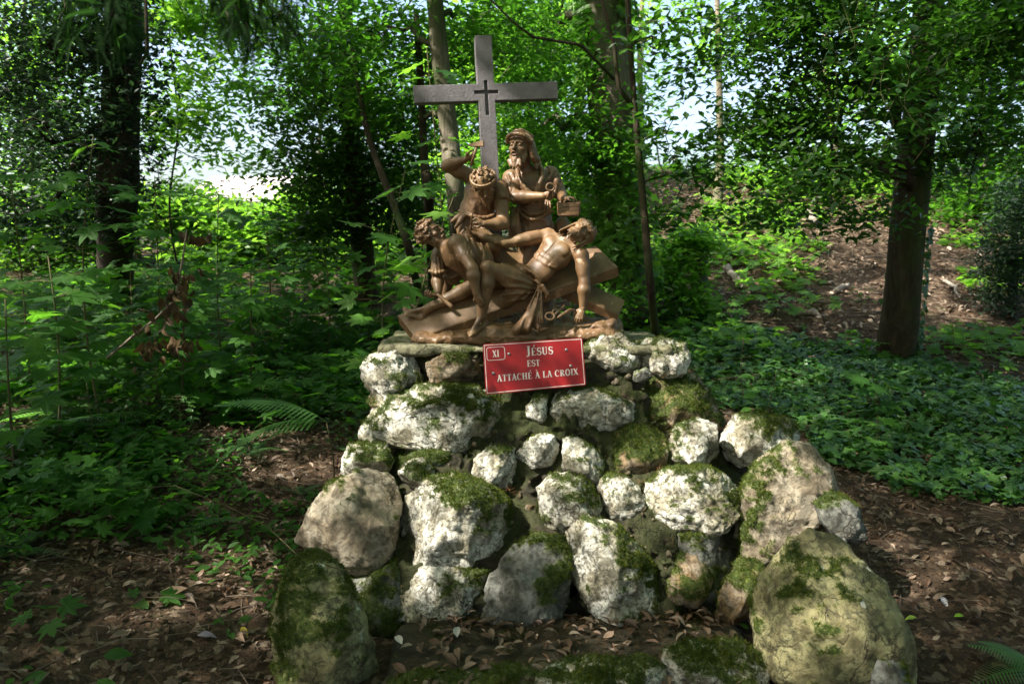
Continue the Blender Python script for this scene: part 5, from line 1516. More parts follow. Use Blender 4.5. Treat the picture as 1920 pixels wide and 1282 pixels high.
# slim dark sapling in front of it
tree('slim dark stem with a side branch just right of the ivy clad trunk',
     [gp(1232, 625), at(1222, 560, 7.0), at(1206, 380, 7.0), at(1190, 200, 7.0), at(1180, 60, 7.0), at(1172, -120, 7.0)], [.040, .036, .032, .028, .024, .02],
     [B(1230, 70, 6.8, 40, 60, .3, 130), B(1250, 250, 6.8, 50, 60, .3, 150), B(1300, 330, 7.0, 60, 60, .4, 260), B(1290, 150, 7.4, 40, 50, .3, 150), B(1300, 30, 7.3, 60, 30, .4, 180), B(1260, 400, 7.0, 60, 20, .3, 160)], 'dark_leaf', (.06, .10), limbs=3, seg=8)
mb = MB(); mb.tube([at(1190, 205, 7.0), at(1160, 165, 6.95), at(1152, 90, 6.9), at(1140, 40, 6.9), at(1118, -30, 6.9)], [.022, .02, .018, .016, .012], 7)
mb.tube([at(1152, 150, 6.95), at(1090, 85, 6.9), at(1000, 70, 6.8), at(960, 40, 6.8), at(900, -20, 6.8)], [.014, .013, .011, .009, .006], 6)
o = mb.build('hanging_branch', M['dark_bark']); tag(o, 'bare forked branch arching from the slim stem over the ivy clad trunk', 'branch')
# trunk behind the left arm of the cross
tree('brownish trunk rising behind the left arm of the grey cross',
     [gp(872, 560), at(860, 420, 7.6), at(842, 250, 7.6), at(824, 90, 7.6), at(812, -60, 7.6), at(800, -300, 7.6)], [.11, .09, .085, .08, .075, .06],
     [B(700, 60, 8.0, 160, 90, .8, 2000), B(900, 40, 8.2, 120, 80, .8, 1700), B(760, 250, 8.6, 130, 120, .7, 1900), B(980, 130, 8.8, 120, 150, .7, 2000)], 'mid_leaf', (.05, .085), 'mossy_bark', limbs=3)
# dense holly like tree left of the cross
tree('dense dark evergreen crown left of the cross with pinpricks of sky',
     [gp(690, 560), at(672, 400, 9.2), at(655, 220, 9.2), at(648, 60, 9.2), at(640, -200, 9.2)], [.14, .12, .10, .085, .06],
     [B(640, 200, 9.0, 150, 130, .9, 3300), B(590, 340, 9.0, 90, 100, .8, 1900), B(690, 350, 9.2, 120, 100, .8, 2800), B(590, 70, 9.2, 110, 90, .8, 1700), B(760, 400, 9.6, 70, 60, .6, 1300), B(500, 200, 9.4, 50, 80, .6, 420), B(600, 430, 9.2, 90, 60, .6, 1700)], 'dark_leaf', (.055, .09), limbs=4)
tree('thin dark leaning stem between the evergreen crown and the hammering figure',
     [gp(800, 610), at(770, 480, 7.4), at(740, 390, 7.5), at(690, 250, 7.6), at(660, 90, 7.7)], [.045, .04, .036, .03, .02],
     [B(700, 170, 7.8, 70, 60, .5, 600)], 'mid_leaf', (.05, .09), limbs=1, seg=8)
tree('straight dark pole like stem left of the brownish trunk',
     [gp(812, 560), at(804, 380, 8.0), at(796, 300, 8.0), at(790, 180, 8.1), at(780, 20, 8.2)], [.055, .05, .045, .04, .03],
     [B(810, 130, 8.6, 60, 60, .4, 500)], 'mid_leaf', (.05, .085), limbs=1, seg=8)
# dark tree far left
tree('dark shaggy trunk wrapped in blue green foliage at the upper left',
     [gp(215, 560), at(218, 400, 7.4), at(226, 200, 7.4), at(234, 20, 7.4), at(240, -250, 7.4)], [.20, .17, .16, .15, .13],
     [B(90, 90, 7.2, 120, 110, .8, 2900), B(110, 270, 7.0, 120, 90, .8, 2900), B(90, 400, 7.0, 120, 60, .7, 1900), B(235, 130, 7.1, 45, 190, .28, 2400), B(235, 350, 7.2, 40, 50, .4, 500), B(170, 30, 7.6, 100, 70, .8, 2200), B(20, 190, 7.4, 60, 160, .8, 2400)], 'blue_leaf', (.035, .07), limbs=4)
tree('bright green leafy sprays hanging in front of the sky gap at the upper left',
     [gp(345, 545), at(318, 400, 10.5), at(334, 230, 10.5), at(318, 60, 10.5), at(330, -160, 10.5)], [.015, .013, .012, .010, .009],
     [B(310, 20, 10.2, 70, 50, .7, 700), B(400, 40, 10.4, 80, 40, .7, 650), B(370, 180, 10.6, 90, 70, .5, 420), B(290, 200, 10.6, 50, 80, .5, 330), B(350, 290, 10.8, 100, 50, .5, 330), B(460, 290, 10.8, 50, 60, .5, 260), B(400, 120, 10.2, 90, 60, .5, 520), B(340, 230, 10.4, 90, 60, .5, 480), B(450, 10, 10.2, 90, 40, .6, 700)], 'lime_leaf', (.07, .12), limbs=4, seg=7)
# bright wood further back
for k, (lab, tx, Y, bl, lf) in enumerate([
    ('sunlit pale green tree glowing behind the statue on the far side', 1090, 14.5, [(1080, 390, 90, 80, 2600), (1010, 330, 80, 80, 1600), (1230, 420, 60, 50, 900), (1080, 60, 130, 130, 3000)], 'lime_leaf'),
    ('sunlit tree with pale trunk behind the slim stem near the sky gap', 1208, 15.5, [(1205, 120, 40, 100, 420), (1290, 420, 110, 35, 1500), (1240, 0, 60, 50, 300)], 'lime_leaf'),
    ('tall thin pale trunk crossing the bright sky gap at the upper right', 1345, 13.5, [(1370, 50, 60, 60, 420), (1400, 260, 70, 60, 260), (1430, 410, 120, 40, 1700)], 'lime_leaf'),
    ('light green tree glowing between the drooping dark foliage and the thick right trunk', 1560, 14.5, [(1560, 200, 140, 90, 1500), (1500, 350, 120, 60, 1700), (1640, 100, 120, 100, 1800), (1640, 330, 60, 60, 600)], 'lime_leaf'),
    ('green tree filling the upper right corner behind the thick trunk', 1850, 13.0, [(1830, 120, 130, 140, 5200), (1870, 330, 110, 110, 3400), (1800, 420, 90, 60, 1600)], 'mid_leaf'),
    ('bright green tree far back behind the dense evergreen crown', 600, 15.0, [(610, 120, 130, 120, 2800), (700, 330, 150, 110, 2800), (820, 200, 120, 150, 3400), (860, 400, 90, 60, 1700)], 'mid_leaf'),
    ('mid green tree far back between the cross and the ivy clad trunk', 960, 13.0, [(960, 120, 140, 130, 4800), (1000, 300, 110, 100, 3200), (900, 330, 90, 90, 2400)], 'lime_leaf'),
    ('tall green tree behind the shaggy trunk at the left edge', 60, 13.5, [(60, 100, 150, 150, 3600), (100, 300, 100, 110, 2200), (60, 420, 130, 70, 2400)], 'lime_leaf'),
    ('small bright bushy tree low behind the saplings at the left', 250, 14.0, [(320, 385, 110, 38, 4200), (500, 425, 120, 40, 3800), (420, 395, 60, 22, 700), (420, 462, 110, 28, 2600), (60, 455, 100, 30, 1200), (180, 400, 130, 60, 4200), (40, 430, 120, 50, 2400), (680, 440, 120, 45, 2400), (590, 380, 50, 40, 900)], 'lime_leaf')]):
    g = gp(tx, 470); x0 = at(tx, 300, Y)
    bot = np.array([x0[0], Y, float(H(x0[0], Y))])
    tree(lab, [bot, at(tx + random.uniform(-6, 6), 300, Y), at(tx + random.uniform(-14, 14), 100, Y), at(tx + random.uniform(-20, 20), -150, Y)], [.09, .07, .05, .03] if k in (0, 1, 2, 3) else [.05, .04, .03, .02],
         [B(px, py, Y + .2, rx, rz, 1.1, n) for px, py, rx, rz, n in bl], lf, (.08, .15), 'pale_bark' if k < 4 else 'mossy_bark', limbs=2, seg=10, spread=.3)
# bluish yew bush at the right edge
tree('dark bluish yew bush at the right edge of the picture', [gp(1900, 600), at(1900, 520, 9.0), at(1905, 400, 9.0)], [.06, .05, .03],
     [B(1895, 480, 8.8, 50, 95, .5, 5200), B(1925, 380, 8.8, 50, 60, .5, 2200), B(1870, 560, 8.8, 20, 30, .3, 500)], 'blue_leaf', (.03, .055), limbs=1, seg=7, spread=.08, name='yew_bush', cat='bush')
# broken stump with fresh shoots
tree('broken mossy stump covered in fresh light green shoots on the bank', [gp(1308, 590), at(1312, 500, 9.6), at(1312, 435, 9.6)], [.11, .095, .085],
     [B(1295, 450, 9.4, 50, 26, .25, 900), B(1270, 500, 9.3, 50, 40, .3, 900), B(1235, 530, 9.2, 50, 35, .3, 800), B(1320, 560, 9.2, 40, 25, .3, 380)], 'lime_leaf', (.05, .09), 'mossy_bark', limbs=0, name='tree_stump', cat='stump', spread=.12, tm=OVAL)

# ------------------------------------------------------------------ logs on the bank
def log(px0, py0, px1, py1, r, label):
    a = gp(px0, py0); b = gp(px1, py1); a[2] += r; b[2] += r
    mb = MB(); P = limb_path(a, b, .03, 7); mb.tube(P, r * np.array([.8, 1, 1.05, .95, 1, .85, .5]), 8)
    o = mb.build('fallen_branch', M['grey_wood']); tag(o, label, 'branch', 'dead branches lying on the bank')
log(1358, 508, 1392, 545, .045, 'short pale dead log just right of the leafy stump')
log(1498, 402, 1530, 425, .07, 'pale dead log at the top of the bank under the drooping foliage')
log(1565, 552, 1592, 538, .035, 'dark crooked branch on the bank left of the thick trunk')
log(1490, 590, 1545, 600, .04, 'brown branch lying flat on the leaf litter above the ivy')
log(1770, 530, 1800, 562, .022, 'thin pale stick on the bank right of the thick trunk')
log(1378, 465, 1395, 486, .018, 'thin curved pale stick near the top of the leafy stump')
log(700, 440, 790, 448, .07, 'dark fallen log behind the curly haired crouching figure')
log(1120, 452, 1150, 455, .09, 'log seen just behind the head of the reclining figure')

# ------------------------------------------------------------------ pale building far behind on the left
def house():
    Y = 24.0; a = at(370, 350, Y); b = at(520, 400, Y); x0, x1 = a[0], b[0]; zt = a[2]; zb = b[2] - 1.2
    m, t, p = nt('pale_render_wall'); co = objco(t); n = noise_n(t, 3, 5, .6, co)
    t.links.new(ramp(t, n, [(.3, (.36, .31, .27)), (.7, (.46, .41, .37))]), p.inputs['Base Color']); p.inputs['Roughness'].default_value = .9
    m2, t2, p2 = nt('faded_roof'); t2.links.new(ramp(t2, noise_n(t2, 6, 4, .6, objco(t2)), [(.3, (.50, .42, .40)), (.7, (.62, .55, .52))]), p2.inputs['Base Color'])
    root = empty('low_building', ((x0 + x1) / 2, Y, zb)); tag(root, 'low pale building glimpsed through the leaves at the left', 'building')
    mb = MB(); mb.box(((x0 + x1) / 2, Y + 2, (zb + zt - .35) / 2), ((x1 - x0) / 2, 2, (zt - .35 - zb) / 2)); mb.build('wall', m, root, False)
    mb = MB(); V = [(x0 - .3, Y - .3, zt - .35), (x1 + .3, Y - .3, zt - .35), (x1 + .3, Y + 4.3, zt - .35), (x0 - .3, Y + 4.3, zt - .35), (x0 - .3, Y + 2, zt + .5), (x1 + .3, Y + 2, zt + .5)]
    mb.add(V, [(0, 1, 5, 4), (2, 3, 4, 5), (3, 2, 1, 0)], [(0, 4, 3), (1, 2, 5)]); mb.build('roof', m2, root, False)
    mb = MB(); mb.box(((x0 + x1) / 2, Y - .34, zt - .40), ((x1 - x0) / 2 + .3, .04, .06)); mb.build('gutter', m2, root, False)
house()

# ------------------------------------------------------------------ maple saplings with single leaves
def leaf_mesh(tmpl, mat, name='leaf', tw=0):
    V, F = tmpl; V = np.array(V); 
    if tw: V[:, 2] += tw * V[:, 1] * V[:, 0]
    me = mesh(name, V, np.array(F), False, {'rnd': np.full(len(V), .2)}); me.materials.append(M[mat]); return me
ML = [leaf_mesh(MAPLE, 'maple_leaf'), leaf_mesh(MAPLE, 'maple_leaf', tw=.3), leaf_mesh(MAPLE, 'maple_leaf', tw=-.35)]
MLIME = [leaf_mesh(MAPLE, 'lime_leaf'), leaf_mesh(MAPLE, 'lime_leaf', tw=.3)]
OL = [leaf_mesh(oval(.55, 4, .35, .05), 'maple_leaf'), leaf_mesh(oval(.5, 4, .2, .08), 'maple_leaf')]
_hv, _hf = oval(.55, 6, .1, .05)
_hv = np.array([(x, y * (1.35 if (i // 3) % 2 else .6), z + .07 * ((i // 3) % 2)) for i, (x, y, z) in enumerate(_hv)])
HL = [leaf_mesh((_hv, _hf), 'ivy_leaf')]; HLL = [leaf_mesh((_hv, _hf), 'lime_leaf')]
def sapling(label, base, top, tiers, size, spread, meshes=ML, name='maple_sapling', cat='sapling', group=None, per=4, r=.006, mat='stem', droop=.25, tilt=(0, -.25), seed=0, start=.25, stemonly=False):
    rg = np.random.default_rng(500 + seed)
    base = np.asarray(base, float); top = np.asarray(top, float)
    root = empty(name, tuple(base)); tag(root, label, cat, group)
    n = 9; t = np.linspace(0, 1, n)[:, None]
    P = base + (top - base) * t + np.sin(t * math.pi) * rg.normal(0, .05, 3) * np.linalg.norm(top - base)
    mb = MB(); mb.tube(P, np.linspace(r * 1.3, r * .5, n), 5)
    leaves = []
    for k in range(tiers):
        u = start + (1 - start) * (k + rg.uniform(0, .6)) / tiers; u = min(u, 1)
        c = base + (top - base) * u; i = u * (n - 1); j = int(min(i, n - 2)); c = P[j] + (P[j + 1] - P[j]) * (i - j)
        a0 = rg.uniform(0, 6.28)
        for m_ in range(per):
            a = a0 + m_ * 2 * math.pi / per + rg.normal(0, .3); L = spread * rg.uniform(.35, 1.0) * (1.05 - .45 * u)
            d = np.array([math.cos(a), math.sin(a), 0]); e = c + d * L + np.array([0, 0, L * rg.uniform(-.05, .35)])
            mb.tube([c, (c + e) / 2 + np.array([0, 0, .03 * L]), e], [r * .35, r * .3, r * .25], 3, False)
            leaves.append((e, d, size * rg.uniform(.6, 1.15)))
    mb.build('stem', M[mat], root)
    for e, d, s_ in leaves:
        o = bpy.data.objects.new('leaf', meshes[rg.integers(0, len(meshes))]); C.objects.link(o); o.parent = root
        o.location = Vector(e) - root.location
        z = nrm(np.array([tilt[0] + rg.normal(0, .28), tilt[1] + rg.normal(0, .28), 1.0])); x = d - droop * np.array([0, 0, 1]) * rg.uniform(.2, 1.4); x = nrm(x - z * (x @ z) * .6); y = nrm(np.cross(z, x)); z = np.cross(x, y)
        o.rotation_euler = Matrix(np.stack([x, y, z], 1).tolist()).to_euler(); o.scale = (s_,) * 3
    return root
G1 = 'maple saplings crowding the left side'
for k, (bx, by, tx, ty, dy, ti, sz, sp, lab) in enumerate([
    (60, 760, 20, 330, 0, 7, .17, .40, 'maple sapling at the left edge with leaves reaching half way up'),
    (190, 800, 175, 255, .2, 9, .16, .42, 'tallest maple sapling in front of the shaggy dark trunk'),
    (300, 740, 290, 330, .3, 7, .20, .42, 'maple sapling whose broad top leaves hang before the low building'),
    (420, 720, 410, 365, .2, 6, .16, .40, 'maple sapling just under the pale building wall'),
    (520, 700, 500, 410, .3, 6, .16, .40, 'maple sapling whose leaves spread toward the crouching figure'),
    (110, 840, 90, 480, -.1, 5, .17, .34, 'low maple sapling with one big hanging leaf at the left'),
    (340, 790, 345, 470, -.1, 5, .15, .36, 'maple sapling standing over the brown withered leaves'),
    (470, 775, 470, 500, -.1, 5, .14, .36, 'shaded maple sapling above the bright fern frond'),
    (610, 690, 600, 450, .2, 5, .14, .36, 'maple sapling with thin twigs reaching right under the evergreen crown'),
    (690, 650, 700, 480, .2, 5, .13, .32, 'maple sapling close behind the left end of the wooden beam'),
    (250, 690, 240, 440, .8, 6, .17, .46, 'dim maple sapling deeper in the undergrowth behind the tallest one'),
    (560, 640, 560, 400, 1.0, 6, .16, .46, 'maple sapling deep in the shade left of the thin leaning stem'),
    (30, 900, 10, 560, -.3, 5, .15, .30, 'shaded sapling at the left edge above the ferns')]):
    b_ = gp(bx, by); t_ = at(tx, ty, b_[1] + dy * .5)
    sapling(lab, b_, t_, ti, sz, sp, group=G1, per=5, seed=k, r=.007)
# maple shoots left of the cross
for k, (x0, y0, x1, y1, Y, ti, lab) in enumerate([
    (860, 640, 800, 90, 5.6, 9, 'tall slender maple shoot whose leaves overlap the left arm of the cross'),
    (790, 640, 760, 320, 5.3, 6, 'maple shoot with light leaves just left of the raised hammer arm'),
    (770, 660, 850, 370, 5.1, 5, 'maple shoot between the curly haired figure and the hammering figure')]):
    b_ = at(x0, y0, Y); b_[2] = float(H(b_[0], b_[1]))
    sapling(lab, b_, at(x1, y1, Y), ti, .15, .34, meshes=ML + MLIME + MLIME, group='maple shoots beside the sculpture', per=4, seed=40 + k, start=.35)
# plants in the ivy at the right
for k, (bx, by, tx, ty, ti, sz, sp, lab, ms) in enumerate([
    (1398, 770, 1395, 630, 4, .10, .20, 'tall seedling with pale tipped leaves in the ivy nearest the pedestal', OL),
    (1440, 790, 1455, 700, 4, .12, .24, 'broad leaved seedling in the ivy behind the mossy top rock', OL),
    (1640, 800, 1635, 700, 4, .13, .26, 'maple seedling in the middle of the ivy carpet', ML),
    (1640, 850, 1645, 775, 2, .09, .12, 'small light green seedling in the ivy with a yellow leaf', MLIME),
    (1500, 590, 1490, 545, 3, .13, .30, 'sunlit maple seedling on the leafy bank', MLIME),
    (1550, 580, 1548, 545, 2, .13, .26, 'sunlit low maple seedling left of the thick trunk', MLIME),
    (1615, 575, 1612, 535, 4, .07, .14, 'feathery light green plant beside the thick trunk', OL),
    (1370, 620, 1365, 560, 4, .10, .24, 'light green seedling at the foot of the leafy stump', MLIME),
    (1850, 700, 1845, 610, 4, .11, .30, 'light green seedling at the right between bank and ivy', MLIME),
    (1790, 690, 1785, 600, 3, .10, .26, 'light green seedling just right of the thick trunk foot', MLIME),
    (1460, 600, 1455, 560, 3, .11, .26, 'sunlit seedling with few leaves on the bank above the ivy', MLIME),
    (1700, 830, 1700, 790, 2, .11, .14, 'single low seedling at the right in the ivy', ML)]):
    b_ = gp(bx, by); t_ = at(tx, ty, b_[1])
    sapling(lab, b_, t_, ti, sz, sp, meshes=ms, name='seedling', cat='seedling', group='seedlings on the right', per=4, seed=70 + k, r=.004)
# herbs on the left floor
for k, (bx, by, tx, ty, ti, sz, lab, ms) in enumerate([
    (215, 985, 225, 865, 6, .075, 'upright herb with narrow leaves in the left litter', OL),
    (330, 960, 300, 930, 2, .11, 'low bramble with broad rounded leaves on the left floor', OL),
    (150, 1000, 60, 1000, 3, .075, 'low shoot with toothed leaves at the lower left', ML),
    (480, 1010, 470, 975, 2, .08, 'pale green small shoot left of the tan boulder', OL),
    (100, 1170, 70, 1140, 2, .08, 'dim broad leaf shoot in the lower left corner', ML),
    (420, 1090, 440, 1060, 2, .06, 'small seedling above the mossy boulder at the left', OL),
    (425, 1200, 430, 1150, 3, .05, 'tiny plant beside the yellow leaf', OL),
    (140, 1270, 130, 1230, 2, .12, 'dark leafed shoot on the bottom edge at the left', OL),
    (300, 1130, 280, 1110, 1, .09, 'flat rosette of leaves in the left litter', ML)]):
    b_ = gp(bx, by); t_ = at(tx, ty, b_[1])
    sapling(lab, b_, t_, ti, sz, sz * 1.6, meshes=ms, name='herb', cat='plant', group='small plants on the left forest floor', per=3, seed=100 + k, r=.003)
# holly seedling cluster
for k, (bx, by, tx, ty) in enumerate([(290, 800, 290, 690), (340, 810, 330, 740), (255, 800, 250, 740)]):
    b_ = gp(bx, by); sapling(['bright spiny holly shoot in the middle of the left undergrowth', 'darker holly shoot right of the bright one', 'holly shoot left of the bright one next to the fern'][k], b_, at(tx, ty, b_[1]), 7, .07, .13, meshes=HL if k else HLL, name='holly_shoot', cat='holly', group='holly shoots', per=5, seed=130 + k, r=.005, droop=.5)

# ------------------------------------------------------------------ ferns
def frond_tmpl(n=24, curve=.35):
    V = []; F = []
    def q(t): return np.array([t, 0, .42 * t - curve * 1.7 * t * t])
    for i in range(n):
        t = .10 + .90 * i / n; L = .30 * math.sin(math.pi * min(1, (t + .12) / 1.15) ** .8) * (1 - .25 * t) + .012; w = .019
        for s in (-1, 1):
            b = q(t); d = np.array([.35, s * 1.0, -.22]); d /= np.linalg.norm(d); a = np.array([1.0, 0, 0]); k0 = len(V); m = 5
            for j in range(m):
                u = j / m; p = b + d * L * u; ww = w * (1 - u * .85)
                V += [p - a * ww * .55, p + a * ww * .55, p + a * ww * 1.15 + d * L / m * .5, p - a * ww * 1.15 + d * L / m * .5]
                c = k0 + 4 * j; F += [(c, c + 1, c + 2), (c, c + 2, c + 3)]
                if j < m - 1: F += [(c + 3, c + 2, c + 5), (c + 3, c + 5, c + 4)]
            V.append(b + d * L); F.append((len(V) - 2, len(V) - 3, len(V) - 1))
    k = len(V)
    for i in range(13):
        p = q(i / 12); V += [p + [0, .006 * (1.3 - i / 12), 0], p - [0, .006 * (1.3 - i / 12), 0]]
        if i: F += [(k + 2 * i - 2, k + 2 * i - 1, k + 2 * i + 1), (k + 2 * i - 2, k + 2 * i + 1, k + 2 * i)]
    return np.array(V), np.array(F)
M['fern_dark'] = leafmat('shaded_fern_green', [(.03, .085, .025), (.045, .11, .03)], [(.08, .25, .03), (.12, .32, .05)], .55, .4)  # darker copy of the fern green, shade put into the colour
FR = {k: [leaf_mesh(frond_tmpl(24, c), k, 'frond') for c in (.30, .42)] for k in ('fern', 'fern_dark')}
def fern(label, base, fr, mat='fern_dark'):
    """fr: list of (azimuth degrees, elevation, length)"""
    root = empty('fern', tuple(base)); tag(root, label, 'fern', 'ferns on the forest floor')
    for i, (az, el, L) in enumerate(fr):
        o = bpy.data.objects.new('frond', FR[mat][i % 2]); C.objects.link(o); o.parent = root
        o.rotation_euler = (random.uniform(-.25, .25), -math.radians(el), math.radians(az)); o.scale = (L,) * 3
rf = lambda n, L, a0=0, a1=360, el=12: [(a0 + (a1 - a0) * (i + random.uniform(-.3, .3)) / n, el + random.uniform(-8, 14), L * random.uniform(.75, 1.1)) for i in range(n)]
b1 = at(612, 790, 4.25)
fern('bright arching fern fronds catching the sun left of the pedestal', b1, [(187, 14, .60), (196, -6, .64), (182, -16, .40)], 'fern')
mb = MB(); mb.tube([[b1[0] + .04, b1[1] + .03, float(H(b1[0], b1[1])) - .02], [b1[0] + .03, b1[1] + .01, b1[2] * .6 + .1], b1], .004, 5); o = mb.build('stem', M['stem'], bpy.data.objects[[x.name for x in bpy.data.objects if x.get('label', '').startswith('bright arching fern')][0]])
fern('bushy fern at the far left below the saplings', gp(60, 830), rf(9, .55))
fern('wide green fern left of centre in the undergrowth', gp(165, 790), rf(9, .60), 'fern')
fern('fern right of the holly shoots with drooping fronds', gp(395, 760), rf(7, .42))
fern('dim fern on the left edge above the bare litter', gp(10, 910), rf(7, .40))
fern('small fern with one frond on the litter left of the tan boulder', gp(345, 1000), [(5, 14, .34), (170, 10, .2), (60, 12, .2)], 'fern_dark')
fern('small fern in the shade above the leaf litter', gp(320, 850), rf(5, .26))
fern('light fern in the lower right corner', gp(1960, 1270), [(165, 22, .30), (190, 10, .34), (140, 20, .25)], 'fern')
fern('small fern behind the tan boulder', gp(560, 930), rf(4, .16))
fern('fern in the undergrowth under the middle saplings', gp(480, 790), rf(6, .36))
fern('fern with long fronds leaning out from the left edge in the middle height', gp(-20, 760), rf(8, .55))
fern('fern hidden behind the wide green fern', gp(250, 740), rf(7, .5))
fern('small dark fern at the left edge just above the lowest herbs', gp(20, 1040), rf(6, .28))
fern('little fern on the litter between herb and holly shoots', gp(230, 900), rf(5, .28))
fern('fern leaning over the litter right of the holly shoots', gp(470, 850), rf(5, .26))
# long bramble runner
mb = MB(); mb.tube([gp(190, 985) + [0, 0, .02], gp(230, 960) + [0, 0, .12], gp(330, 965) + [0, 0, .16], gp(430, 985) + [0, 0, .10], gp(500, 1020) + [0, 0, .10], at(560, 1042, 3.2), at(640, 1068, 3.15), at(700, 1062, 3.2)], .0028, 5)
o = mb.build('bramble_runner', M['stem']); tag(o, 'long thin bramble runner crossing the litter to the tan boulder', 'bramble')
mb = MB(); p0 = gp(205, 850); mb.tube([at(160, 690, p0[1]), at(165, 740, p0[1] - .1), at(172, 800, p0[1] - .15), gp(200, 850)], .003, 5)
o = mb.build('hanging_tendril', M['stem']); tag(o, 'pale tendril hanging down from the wide green fern', 'tendril')

# ------------------------------------------------------------------ withered leaves on a broken branch
M['withered'] = leafmat('withered_leaf', [(.035, .020, .010), (.10, .06, .03), (.07, .05, .015)], [(.06, .03, .01), (.10, .06, .02)], .7, .2, .2)
def withered():
    root = empty('withered_branch', tuple(gp(330, 700))); tag(root, 'broken branch with brown withered leaves hanging in the left undergrowth', 'branch')
    Y = 5.0; mb = MB()
    mb.tube([at(200, 672, Y), at(250, 630, Y), at(290, 600, Y), at(330, 560, Y), at(345, 470, Y), at(350, 430, Y + .1)], [.008, .009, .009, .008, .006, .004], 5)
    mb.build('stem', M['grey_twig'], root)
    P = []
    for cx, cy, rx, ry, n in ((325, 560, 30, 40, 34), (330, 640, 40, 22, 34), (285, 650, 30, 22, 16), (365, 440, 22, 10, 10), (350, 520, 22, 30, 16), (262, 612, 12, 8, 5)):
        for _ in range(n): P.append(at(cx + R_.normal(0, rx * .6), cy + R_.normal(0, ry * .6), Y + R_.normal(0, .10)))
    P = np.array(P); n = len(P); V, F = oval(.6, 3, .9, .15)
    Nn = np.stack([R_.normal(0, 1, n), R_.normal(-.6, .8, n), R_.normal(0, .4, n)], 1)
    x = np.stack([R_.normal(0, .35, n), R_.normal(0, .35, n), -np.ones(n)], 1)
    x /= np.linalg.norm(x, axis=1, keepdims=True); y = np.cross(Nn, x); y /= np.linalg.norm(y, axis=1, keepdims=True)
    o = scatter('withered_leaves', (V, F), P, np.stack([x, y, np.cross(x, y)], 2), R_.uniform(.045, .09, n), M['withered'], root, True); tag(o, kind='stuff')
withered()

# ------------------------------------------------------------------ yew sprays hanging into the top left
def spray_tmpl():
    V = []; F = []
    for i in range(26):
        t = i / 26
        for s in (-1, 1):
            L = .17 * (1 - .5 * t); p = np.array([t, 0, -.25 * t * t]); d = np.array([.55, s, -.12]); d /= np.linalg.norm(d); k = len(V)
            V += [p - [.017, 0, 0], p + [.017, 0, 0], p + d * L]; F.append((k, k + 1, k + 2))
    return np.array(V), np.array(F)
M['yew'] = leafmat('yew_needles', [(.008, .020, .007), (.014, .034, .010)], [(.02, .07, .01), (.035, .10, .015)], .95, .3, .04)
def yew(label, a, b, n, spread, seed=0):
    root = empty('yew_branch', tuple(a)); tag(root, label, 'branch', 'yew branches hanging into the top left')
    P = limb_path(a, b, .05, 8); mb = MB(); mb.tube(P, np.linspace(.010, .003, 8), 5); mb.build('twig', M['dark_bark'], root)
    Q, _ = smooth_curve(P, 0.0, n); d0 = nrm(np.asarray(b) - a); d = d0[None] * .6 + R_.normal(0, .55, (n, 3)) + np.array([0, 0, -.35])
    x = d / np.linalg.norm(d, axis=1, keepdims=True); Nn = R_.normal(0, .4, (n, 3)) + np.array([0, -.2, 1]); y = np.cross(Nn, x); y /= np.linalg.norm(y, axis=1, keepdims=True)
    o = scatter('needles', spray_tmpl(), Q + R_.normal(0, spread, (n, 3)), np.stack([x, y, np.cross(x, y)], 2), R_.uniform(.09, .17, n), M['yew'], root); tag(o, kind='stuff')
for k, (x0, y0, x1, y1, n) in enumerate([(120, -60, 240, 60, 46), (230, -60, 200, 75, 36), (360, -70, 440, 60, 46), (470, -60, 500, 55, 40), (560, -70, 520, 30, 34), (140, -60, 110, 40, 30), (420, -70, 470, 90, 26)]):
    yew(['yew spray at the top above the shaggy trunk', 'dark yew spray hanging beside the shaggy trunk', 'yew spray left of the sky gap top', 'dark hanging yew spray nearest the dense evergreen crown', 'short yew spray at the top edge left of the cross', 'yew spray in the far top left', 'lowest tip of the yew sprays at the top'][k],
        at(x0, y0, 3.3), at(x1, y1, 3.2), int(n * 1.5), .04)
# hanging stem in the sky gap and creepers on the right trunk
mb = MB(); mb.tube([at(272, -30, 4.0), at(275, 60, 4.0), at(276, 100, 4.0), at(262, 122, 4.0)], [.008, .009, .010, .006], 6)
o = mb.build('hanging_branch', M['dark_bark']); tag(o, 'short dark branch hanging into the sky gap at the upper left', 'branch')
mb = MB()
for k in range(10):
    x = R_.uniform(1520, 1900); y = R_.uniform(-60, 120); P = [at(x, y, 4.6)]
    for j in range(5): x += R_.normal(-8, 30); y += R_.uniform(20, 70); P.append(at(x, y, 4.6 + R_.normal(0, .1)))
    Q, q = smooth_curve(P, .0015, 16); mb.tube(Q, q, 4, False)
o = mb.build('creeper_tendrils', M['stem']); tag(o, 'tangle of thin pale creeper stems hanging in front of the thick right trunk', kind='stuff')
P, Nn, S = crown_leaves([(at(1690, 90, 4.7), (.35, .25, .22), 45), (at(1600, 90, 4.8), (.3, .2, .25), 60), (at(1740, 200, 4.6), (.15, .1, .12), 40), (at(1880, 340, 4.8), (.12, .1, .06), 12), (at(1530, 300, 4.9), (.2, .2, .3), 60)], (.05, .09), .10, 6)
o = scatter('creeper_leaves', OVAL, P, frames(Nn), S, M['ivy_leaf']); tag(o, 'glossy creeper leaves on the thin stems before the thick right trunk', kind='stuff')
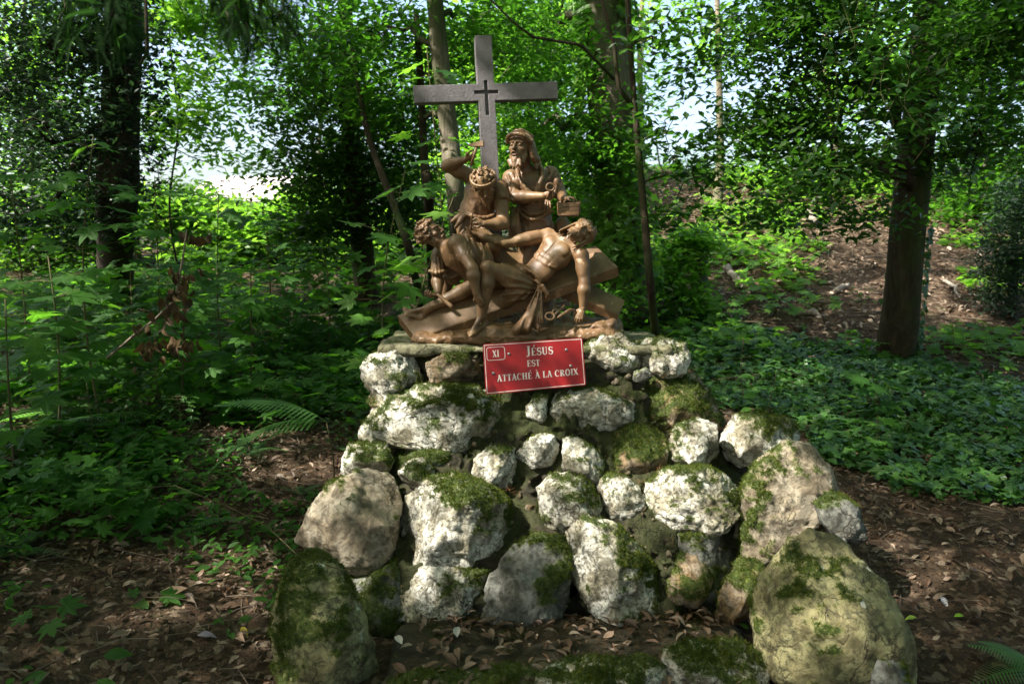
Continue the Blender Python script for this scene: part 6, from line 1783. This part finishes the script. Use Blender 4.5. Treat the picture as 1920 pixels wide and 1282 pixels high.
# ivy climbing on the foot of the thick trunk
# ivy on the broad trunk right of the cross
n = 3000; t = R_.random(n); ks = [gp(1172, 585), at(1168, 480, 8.6), at(1155, 300, 8.6), at(1140, 120, 8.6), at(1122, -60, 8.6)]
Q, q = smooth_curve(ks, [.32, .26, .25, .24, .22], 40); i = (t * 39).astype(int); an_ = R_.uniform(-3.3, .3, n); r_ = q[i] * 1.12 + R_.random(n) ** 2 * .12
P = Q[i] + np.stack([r_ * np.cos(an_), r_ * np.sin(an_), R_.normal(0, .06, n)], 1); Nn = np.stack([np.cos(an_), np.sin(an_) - .2, .5 + 0 * an_], 1) + R_.normal(0, .35, (n, 3))
k = fbm(P * np.array([3.5, 3.5, 1.6]), 3) > -.10
o = scatter('climbing_ivy', IVY, P[k], frames(Nn[k]), R_.uniform(.05, .10, k.sum()), M['lime_leaf']); tag(o, 'ivy climbing the broad trunk right of the grey cross', kind='stuff')  # light leaf colour stands in for sunlight on this ivy
a = gp(1680, 668); n = 420; t = R_.random(n); T = a + (at(1700, 430, 7.6) - a) * t[:, None]; an_ = R_.uniform(-2.9, .1, n)
P = T + np.stack([.22 * np.cos(an_), .22 * np.sin(an_), 0 * an_], 1); Nn = np.stack([np.cos(an_), np.sin(an_), .3 + 0 * an_], 1) + R_.normal(0, .3, (n, 3))
k = R_.random(n) < (.25 + .75 * (P[:, 0] > T[:, 0] + .12))
o = scatter('climbing_ivy', IVY, P[k], frames(Nn[k]), R_.uniform(.04, .07, k.sum()), M['ivy_leaf']); tag(o, 'ivy leaves climbing the foot of the thick right trunk', kind='stuff')

# ------------------------------------------------------------------ forest canopy overhead (unseen leaves added to shade the scene and shape the sun patches)
def canopy():
    n = 160000
    P = np.stack([R_.uniform(-16, 9, n), R_.uniform(-9, 9.5, n), R_.uniform(5.0, 9.5, n)], 1)
    P = P[(fbm(P * .35, 2) > -.45) & (P[:, 2] > 2.1 + .345 * P[:, 1])]
    def wall(n, x0, x1, y0, y1, z1): return np.stack([R_.uniform(x0, x1, n), R_.uniform(y0, y1, n), .3 + R_.random(n) * z1], 1)  # leaf walls added out of view to cut the side light
    P = np.concatenate([P, wall(30000, -14, 12, -9, -4, 7), wall(26000, -14, -7.4, -6, 8.5, 7), wall(24000, 6.8, 13, -6, 8, 7)])
    d = np.array(SUN_DIR)
    # where does the shadow of each leaf fall?
    nm = nrm(np.array([0, -.82, .57])); q0 = np.array([0, 3.75, .6])
    t = ((P - q0) @ nm) / (d @ nm); Q = P - d * t[:, None]
    px, py = proj(Q)
    on = (px > 360) & (px < 1700) & (py > 40) & (py < 1330)
    t2 = P[:, 2] / d[2]; G = P - d * t2[:, None]
    for _ in range(3): G = P - d * ((P[:, 2] - H(G[:, 0], G[:, 1])) / d[2])[:, None]
    gx, gy = proj(G)
    keep = np.full(len(P), .95)
    dap = fbm(Q * 3.4 + 2, 3)
    def spot(cx, cy, rx, ry, v, s=.5):
        nonlocal keep
        e = ((px - cx) / (rx * 1.28)) ** 2 + ((py - cy) / (ry * 1.28)) ** 2
        w = sstep(1.3, .85, e + .55 * dap) * on
        keep = keep * (1 - w) + w * v * .5
    for a_ in LIGHT: spot(*a_)
    gd = fbm(G * np.array([1.6, 1.6, 0]) + 5, 3)
    far = ~on & (G[:, 1] > 6.6) & (G[:, 0] > .6)
    keep = np.where(far, np.where(gd > -.08, .07, .8), keep)
    left = ~on & (G[:, 0] < -.9) & (G[:, 1] > 3)
    keep = np.where(left, np.where(gd > .12, .08, .97), keep)
    near = ~on & (G[:, 0] > .9) & (G[:, 1] < 6.6)
    keep = np.where(near, np.where(gd > .20, .12, .92), keep)
    k = R_.random(len(P)) < keep
    P = P[k]; n = len(P)
    Nn = np.stack([R_.normal(0, .4, n), R_.normal(0, .4, n), np.ones(n)], 1)
    o = scatter('shade_canopy', LEAF2, P, frames(Nn), R_.uniform(.15, .26, n), M['mid_leaf']); tag(o, 'unseen leafy canopy of the wood, added and thinned to shade and dapple the scene', kind='stuff')
# sunny gaps: where the light lands on the monument (photo pixels), share of leaves kept
LIGHT = [(480, 800, 110, 60, .1), (600, 1180, 50, 40, .4), (430, 1080, 70, 40, .5), (470, 940, 80, 40, .6), (600, 900, 40, 60, .4), (380, 1180, 60, 40, .5), (1180, 1215, 160, 25, .5), (1640, 1000, 60, 60, .2), (1660, 1150, 40, 80, .5), (760, 700, 110, 60, .06), (840, 790, 150, 70, .05), (1130, 770, 130, 110, .04), (1150, 670, 130, 50, .08), (1290, 700, 90, 80, .2), (690, 860, 80, 40, .1),
         (1010, 860, 200, 60, .12), (1290, 840, 80, 60, .05), (1420, 830, 80, 60, .1), (860, 980, 130, 90, .06), (660, 970, 90, 90, .3), (1080, 950, 90, 70, .1), (1290, 950, 110, 80, .05),
         (1460, 930, 100, 110, .12), (1100, 1050, 60, 70, .08), (1190, 1080, 50, 60, .3), (775, 1115, 30, 35, .3), (1500, 1090, 110, 140, .0), (570, 1120, 50, 90, .15), (990, 300, 70, 75, .0), (1000, 350, 60, 50, .2), (1000, 700, 110, 50, .45),
         (1145, 530, 50, 60, .15), (1035, 480, 60, 50, .2), (590, 1080, 40, 70, .35), (905, 120, 20, 60, .6), (740, 200, 90, 160, .25), (830, 470, 50, 40, .6)]
canopy()
